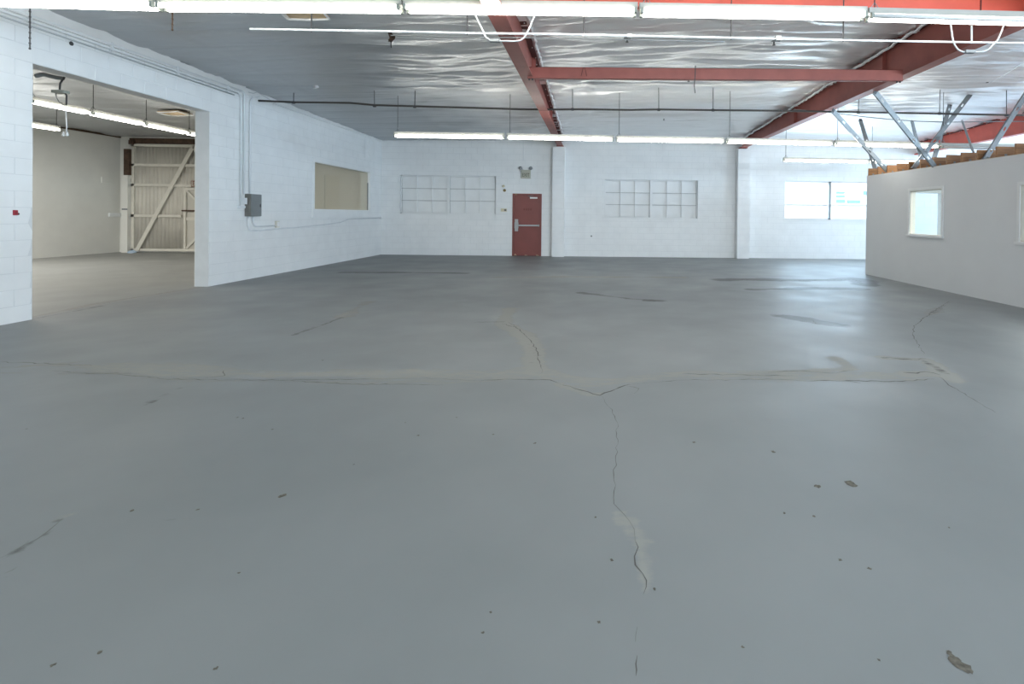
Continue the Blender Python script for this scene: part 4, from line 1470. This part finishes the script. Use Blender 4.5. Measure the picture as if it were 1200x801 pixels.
# steel stud braces from the office lid up to the roof
def brace(a, b, label, w=0.046, dpt=0.034):
    a, b = Vector(a), Vector(b)
    t = thing('steel_brace', label, 'brace', a, 'steel stud braces over the office')
    d = (b - a).normalized()
    s = d.cross(Vector((0, 1, 0))).normalized()     # across, facing the hall
    n = d.cross(s).normalized()
    if n.y > 0: n = -n
    L = (b - a).length

    def bar(s0, s1, n0, n1, l0=0, l1=L):
        A, B = a + d * l0, a + d * l1
        return [A + s * s0 + n * n0, A + s * s1 + n * n0, A + s * s1 + n * n1, A + s * s0 + n * n1, B + s * s0 + n * n0, B + s * s1 + n * n0, B + s * s1 + n * n1, B + s * s0 + n * n1]
    web = MB()
    # web is pierced by punch-outs, so it is laid as strips around them
    web.hexa(bar(-w, -0.018, 0, 0.003)); web.hexa(bar(0.018, w, 0, 0.003))
    cuts = []
    q = 0.25
    while q < L - 0.2:
        cuts.append((q, q + 0.10)); q += 0.61
    l = 0
    for c0, c1 in cuts + [(L, L)]:
        web.hexa(bar(-0.018, 0.018, 0, 0.003, l, c0)); l = c1
    web.build('web', M['steel'], t)
    MB().hexa(bar(-w, -w + 0.003, -dpt, 0)).build('flange', M['steel'], t)
    MB().hexa(bar(w - 0.003, w, -dpt, 0)).build('flange', M['steel'], t)
    MB().hexa(bar(-w * 0.8, w * 0.8, -0.008, 0.006, L - 0.05, L + 0.02)).build('end_clip', M['dark'], t)
    return t


def at(u, v, Y, z=None):
    p = onY(u, v, Y)
    if z is not None: p = Vector((p.x, p.y, z))
    return p


brace(onX(1096, 195, XP + 0.05), onX(1025.5, 107, RAF[1] + 0.05), 'long steel brace from joists up left to the broad rafter, right one')
brace(onX(1040, 200, XP + 0.05), onX(976, 129, RAF[1] - 0.10), 'long steel brace from joists up left to the broad rafter, left one')
brace(at(1026, 198, 12.74), at(1008.5, 140, 13.6), 'short steep steel brace beside the far end of the joists')
brace(at(1083, 185, 11.8, 2.60), at(1069.5, 142, 14.0), 'short steep steel brace half hidden behind the right long brace')
brace(onX(1070, 198, XP + 0.05), at(1141, 106, 11.6), 'long steel brace leaning right, crossing a darker one')
brace(at(1092, 192, 11.4, 2.58), at(1114, 122, 12.5), 'darker steep steel brace crossed by the long right-leaning one')
brace(at(1142, 178.5, 9.5), at(1128.5, 142, 13.3), 'short steel brace leaning left in front of bright red rafter')
brace(onX(1154, 188, XP + 0.05), at(1222, 80, 9.9), 'long steel brace leaning right at the right edge of the view')

# ------------------------------------------------------------------ adjoining hall
sd = thing('sliding_door', 'cream corrugated metal sliding door with diagonal brace in adjoining hall', 'door', (-13.2, YB - 0.1, 0))
SX0, SX1, SZ0, SZ1 = -15.25, -11.2, 0.05, 3.60
pts = []
nx = int((SX1 - SX0) / 0.021)
cor = MB()
for i in range(nx + 1):
    x = SX0 + (SX1 - SX0) * i / nx
    yv = YB - 0.02 + 0.014 * math.cos(2 * math.pi * x / 0.127)
    cor.v += [(x, yv, SZ0), (x, yv, SZ1)]
    if i: cor.f.append((2 * i - 2, 2 * i, 2 * i + 1, 2 * i - 1))
o = cor.build('corrugated_sheet', M['tin'], sd, True)
so = o.modifiers.new('solid', 'SOLIDIFY'); so.thickness = 0.003; so.offset = 1
dy0, dy1 = YB - 0.10, YB - 0.04


def rail(x0, x1, z, h=0.085, nm='rail'):
    return MB().box(x0, x1, dy0, dy1, z - h / 2, z + h / 2).build(nm, M['bracing'], sd)


rail(SX0, SX1, 0.09); rail(SX0, SX1, 3.56)
def zy(v, u=200): return onY(u, v, YB - 0.1).z
rail(SX0, SX1, zy(193.5)); rail(SX0, SX1, zy(217))
MX = onY(215.5, 260, YB - 0.1).x
rail(SX0, MX - 0.1, zy(253))
for x in (SX0 + 0.045,):
    MB().box(x - 0.045, x + 0.045, dy0, dy1, SZ0, SZ1).build('stile', M['bracing'], sd)
a, b = onY(160, 293, YB - 0.13), onY(226, 171, YB - 0.13)
dv = (b - a).normalized(); sv = Vector((dv.z, 0, -dv.x)) * 0.06
MB().hexa([a - sv, a + sv, b + sv, b - sv, a - sv + Vector((0, .03, 0)), a + sv + Vector((0, .03, 0)), b + sv + Vector((0, .03, 0)), b - sv + Vector((0, .03, 0))]).build('diagonal_brace', M['bracing'], sd)
b2 = onY(226, 171, YB - 0.13); c2 = onY(248, 212, YB - 0.13)
dv = (c2 - b2).normalized(); sv = Vector((dv.z, 0, -dv.x)) * 0.05
MB().hexa([b2 - sv, b2 + sv, c2 + sv, c2 - sv, b2 - sv + Vector((0, .03, 0)), b2 + sv + Vector((0, .03, 0)), c2 + sv + Vector((0, .03, 0)), c2 - sv + Vector((0, .03, 0))]).build('diagonal_brace', M['bracing'], sd)
ztop = zy(220); wx1 = MX + 1.0
wk = MB().box(MX, MX + 0.07, dy0 - 0.02, dy1, 0.05, ztop).box(wx1 - 0.07, wx1, dy0 - 0.02, dy1, 0.05, ztop).box(MX + 0.07, wx1 - 0.07, dy0 - 0.02, dy1, ztop - 0.07, ztop).box(MX + 0.07, wx1 - 0.07, dy0 - 0.02, dy1, 0.05, 0.11).build('wicket_door', M['bracing'], sd)
MB().box(MX + 0.07, wx1 - 0.07, dy1 - 0.02, dy1, 0.11, ztop - 0.07).build('wicket_sheet', M['tin'], wk)
MB().box(MX - 0.05, wx1, dy0 - 0.045, dy0 - 0.02, zy(246.5) - 0.025, zy(246.5) + 0.025).build('wicket_bar', M['wooddark'], wk)
MB().box(MX + 0.07, wx1 - 0.07, dy0, dy1 - 0.02, zy(256) - 0.05, zy(256) + 0.05).build('wicket_rail', M['bracing'], wk)
for (u0, v0), (u1, v1) in (((217, 222), (236, 241)), ((218, 291), (238, 270))):
    a, b = onY(u0, v0, dy0 - 0.01), onY(u1, v1, dy0 - 0.01)
    dv = (b - a).normalized(); sv = Vector((dv.z, 0, -dv.x)) * 0.035
    MB().hexa([a - sv, a + sv, b + sv, b - sv, a - sv + Vector((0, .03, 0)), a + sv + Vector((0, .03, 0)), b + sv + Vector((0, .03, 0)), b - sv + Vector((0, .03, 0))]).build('wicket_brace', M['bracing'], wk)
c0, c1 = onY(223.8, 211.5, YB - 0.13), onY(223.8, 218.6, YB - 0.13)
es2 = thing('exit_sign', 'small exit sign over the wicket of the corrugated sliding door', 'sign', (c0.x, YB - 0.11, c1.z))
MB().box(c0.x, c0.x + 0.42, YB - 0.13, YB - 0.10, c1.z, c0.z).build('frame', M['redink'], es2)
MB().box(c0.x + 0.02, c0.x + 0.40, YB - 0.135, YB - 0.13, c1.z + 0.022, c0.z - 0.022).build('face', M['sign'], es2)
text_part('lettering', 'EXIT', 0.19, (c0.x + 0.21, YB - 0.137, (c0.z + c1.z) / 2), (math.pi / 2, 0, 0), M['redink'], es2, sx=0.8)

# corner post
c0, c1 = onY(142.3, 205, YB - 0.22), onY(149.5, 205, YB - 0.22)
cp = thing('corner_post', 'white boxed post with dark timber above, left of corrugated sliding door', 'post', (c0.x, YB - 0.2, 0))
MB().box(c0.x, c1.x, YB - 0.22, YB - 0.005, 0, c0.z).build('casing', M['cream'], cp)
MB().box(c0.x + 0.05, c1.x + 0.02, YB - 0.20, YB - 0.005, c0.z, 3.42).build('timber', M['wooddark'], cp)
q0 = onY(146, 245, YB - 0.225)
MB().box(q0.x - 0.09, q0.x + 0.09, YB - 0.228, YB - 0.22, q0.z - 0.025, q0.z + 0.025).build('label_plate', M['panel'], cp)
MB().box(SX0 - 0.1, SX1, YB - 0.06, YB, SZ1 + 0.02, SZ1 + 0.20).build('header', M['wooddark'], sd)
MB().box(SX0 - 0.05, SX0 + 0.1, YB - 0.15, YB - 0.02, SZ1 - 0.02, SZ1 + 0.12).build('door_bracket', M['wooddark'], sd)
c = onX(124, 211, XA)
o = MB().box(XA, XA + 0.03, c.y - 0.16, c.y + 0.16, c.z - 0.09, c.z + 0.09).build('wall_box', M['cream'], None, bevel=0.004)
tag(o, 'cream square box high on the far wall of the adjoining hall', 'box')
c = onX(133.5, 251.5, XA)
o = MB().box(XA, XA + 0.05, c.y - 0.2, c.y + 0.2, c.z - 0.06, c.z + 0.06).build('wall_outlet', M['trim'], None, bevel=0.004)
tag(o, 'small white outlet low on the far wall beside the corner post', 'outlet')
c = onZ(163, 295.5, 0)
mb = MB()
mb.lathe([(0.12, 0.0), (0.13, 0.03), (0.08, 0.07), (0.02, 0.085)], (c.x, min(c.y, YB - 0.3), 0), 'z', 9)
for i, v in enumerate(mb.v): mb.v[i] = (v[0] + random.uniform(-.02, .02), v[1] + random.uniform(-.02, .02), max(0, v[2] + random.uniform(-.01, .01)) if v[2] > 0 else 0)
tag(mb.build('rag', M['blue'], None), 'crumpled pale blue rag on the floor at the foot of the sliding door', 'rag')

# pull-cord junction in the adjoining hall
Yj = 7.6
t = thing('hanging_junction_box', 'junction box on a dark chain with looping cables in the adjoining hall', 'junction box', onY(71, 107, Yj))
p0 = onY(73, 94, Yj); p1 = onY(70, 105, Yj)
MB().tube([Vector((p0.x, p0.y, 3.95)), onY(76, 90, Yj), p0, onY(70.5, 98, Yj), p1], 0.012, 6).build('chain', M['dark'], t)
q0, q1 = onY(64, 106, Yj), onY(78, 109.5, Yj)
MB().box(q0.x, q1.x, Yj - 0.05, Yj + 0.05, q1.z, q0.z).build('box', M['socket'], t, bevel=0.005)
MB().tube([onY(u, v, Yj) for u, v in ((65.5, 109), (66, 114), (69, 119), (74, 122.5), (77, 123))], 0.006, 6).build('cable', M['panel'], t, True)
MB().tube([onY(u, v, Yj) for u, v in ((76.5, 109), (78, 112), (77.7, 118), (77.5, 123))], 0.011, 6).build('cable', M['dark'], t, True)
t = thing('pull_cord', 'white pull cord with two tassels hanging in front of the near strip light', 'cord', onY(77, 132, Yj))
MB().tube([onY(77, 124, Yj), onY(77.5, 138, Yj), onY(78.3, 148, Yj), onY(77.5, 155, Yj)], 0.007, 6).build('cord', M['trim'], t, True)
for u in (74.5, 78.8):
    q = onY(u, 158, Yj)
    MB().lathe([(0.006, 0.05), (0.016, 0.02), (0.02, -0.01), (0.008, -0.02)], q, 'z', 8).build('tassel', M['trim'], t, True)
# dark torn foil above the opening
t = MB().tube([onX(u, v, XL - 0.6) for u, v in ((42, 89), (50, 87), (58, 89), (66, 91), (74, 92))], 0.03, 6).build('torn_foil_edge', M['panel'], ceiling, True)

# ------------------------------------------------------------------ outside the back window
gr = MB().box(-5, 30, YB + 0.3, 45, -0.12, -0.05).build('ground', M['asphalt'])
structure(gr, 'pale paving outside the back window')
t = thing('outside_building', 'pale sunlit building with blue windows outside the back window', 'building', (16, 32, -0.05))
MB().box(4, 28, 32, 38, -0.05, 7.0).build('wall', M['facade'], t)
for u0, u1, v0, v1 in ((980, 989.5, 224.5, 226.5), (980, 989.5, 229, 231), (980, 990, 234, 237.5), (993, 1007.5, 234.5, 238), (1012, 1024, 224, 228)):
    a, b = onY(u0, v1, 31.97), onY(u1, v0, 31.97)
    MB().box(a.x, b.x, 31.9, 32.0, a.z, b.z).build('window', M['outglass'], t)
t = thing('outside_wall', 'low pale boundary wall outside the back window', 'wall', (16, 26, -0.05))
zf = onY(960, 241, 26).z
MB().box(6, 26, 26, 26.15, -0.05, zf).build('panel', M['facade'], t)
MB().box(6, 26, 25.97, 26.18, zf, zf + 0.07).build('coping', M['panel'], t)

print('objects', len(bpy.data.objects), 'blocks', n_blocks, 'tris', sum(len(o.data.polygons) * 2 for o in bpy.data.objects if o.type == 'MESH'))
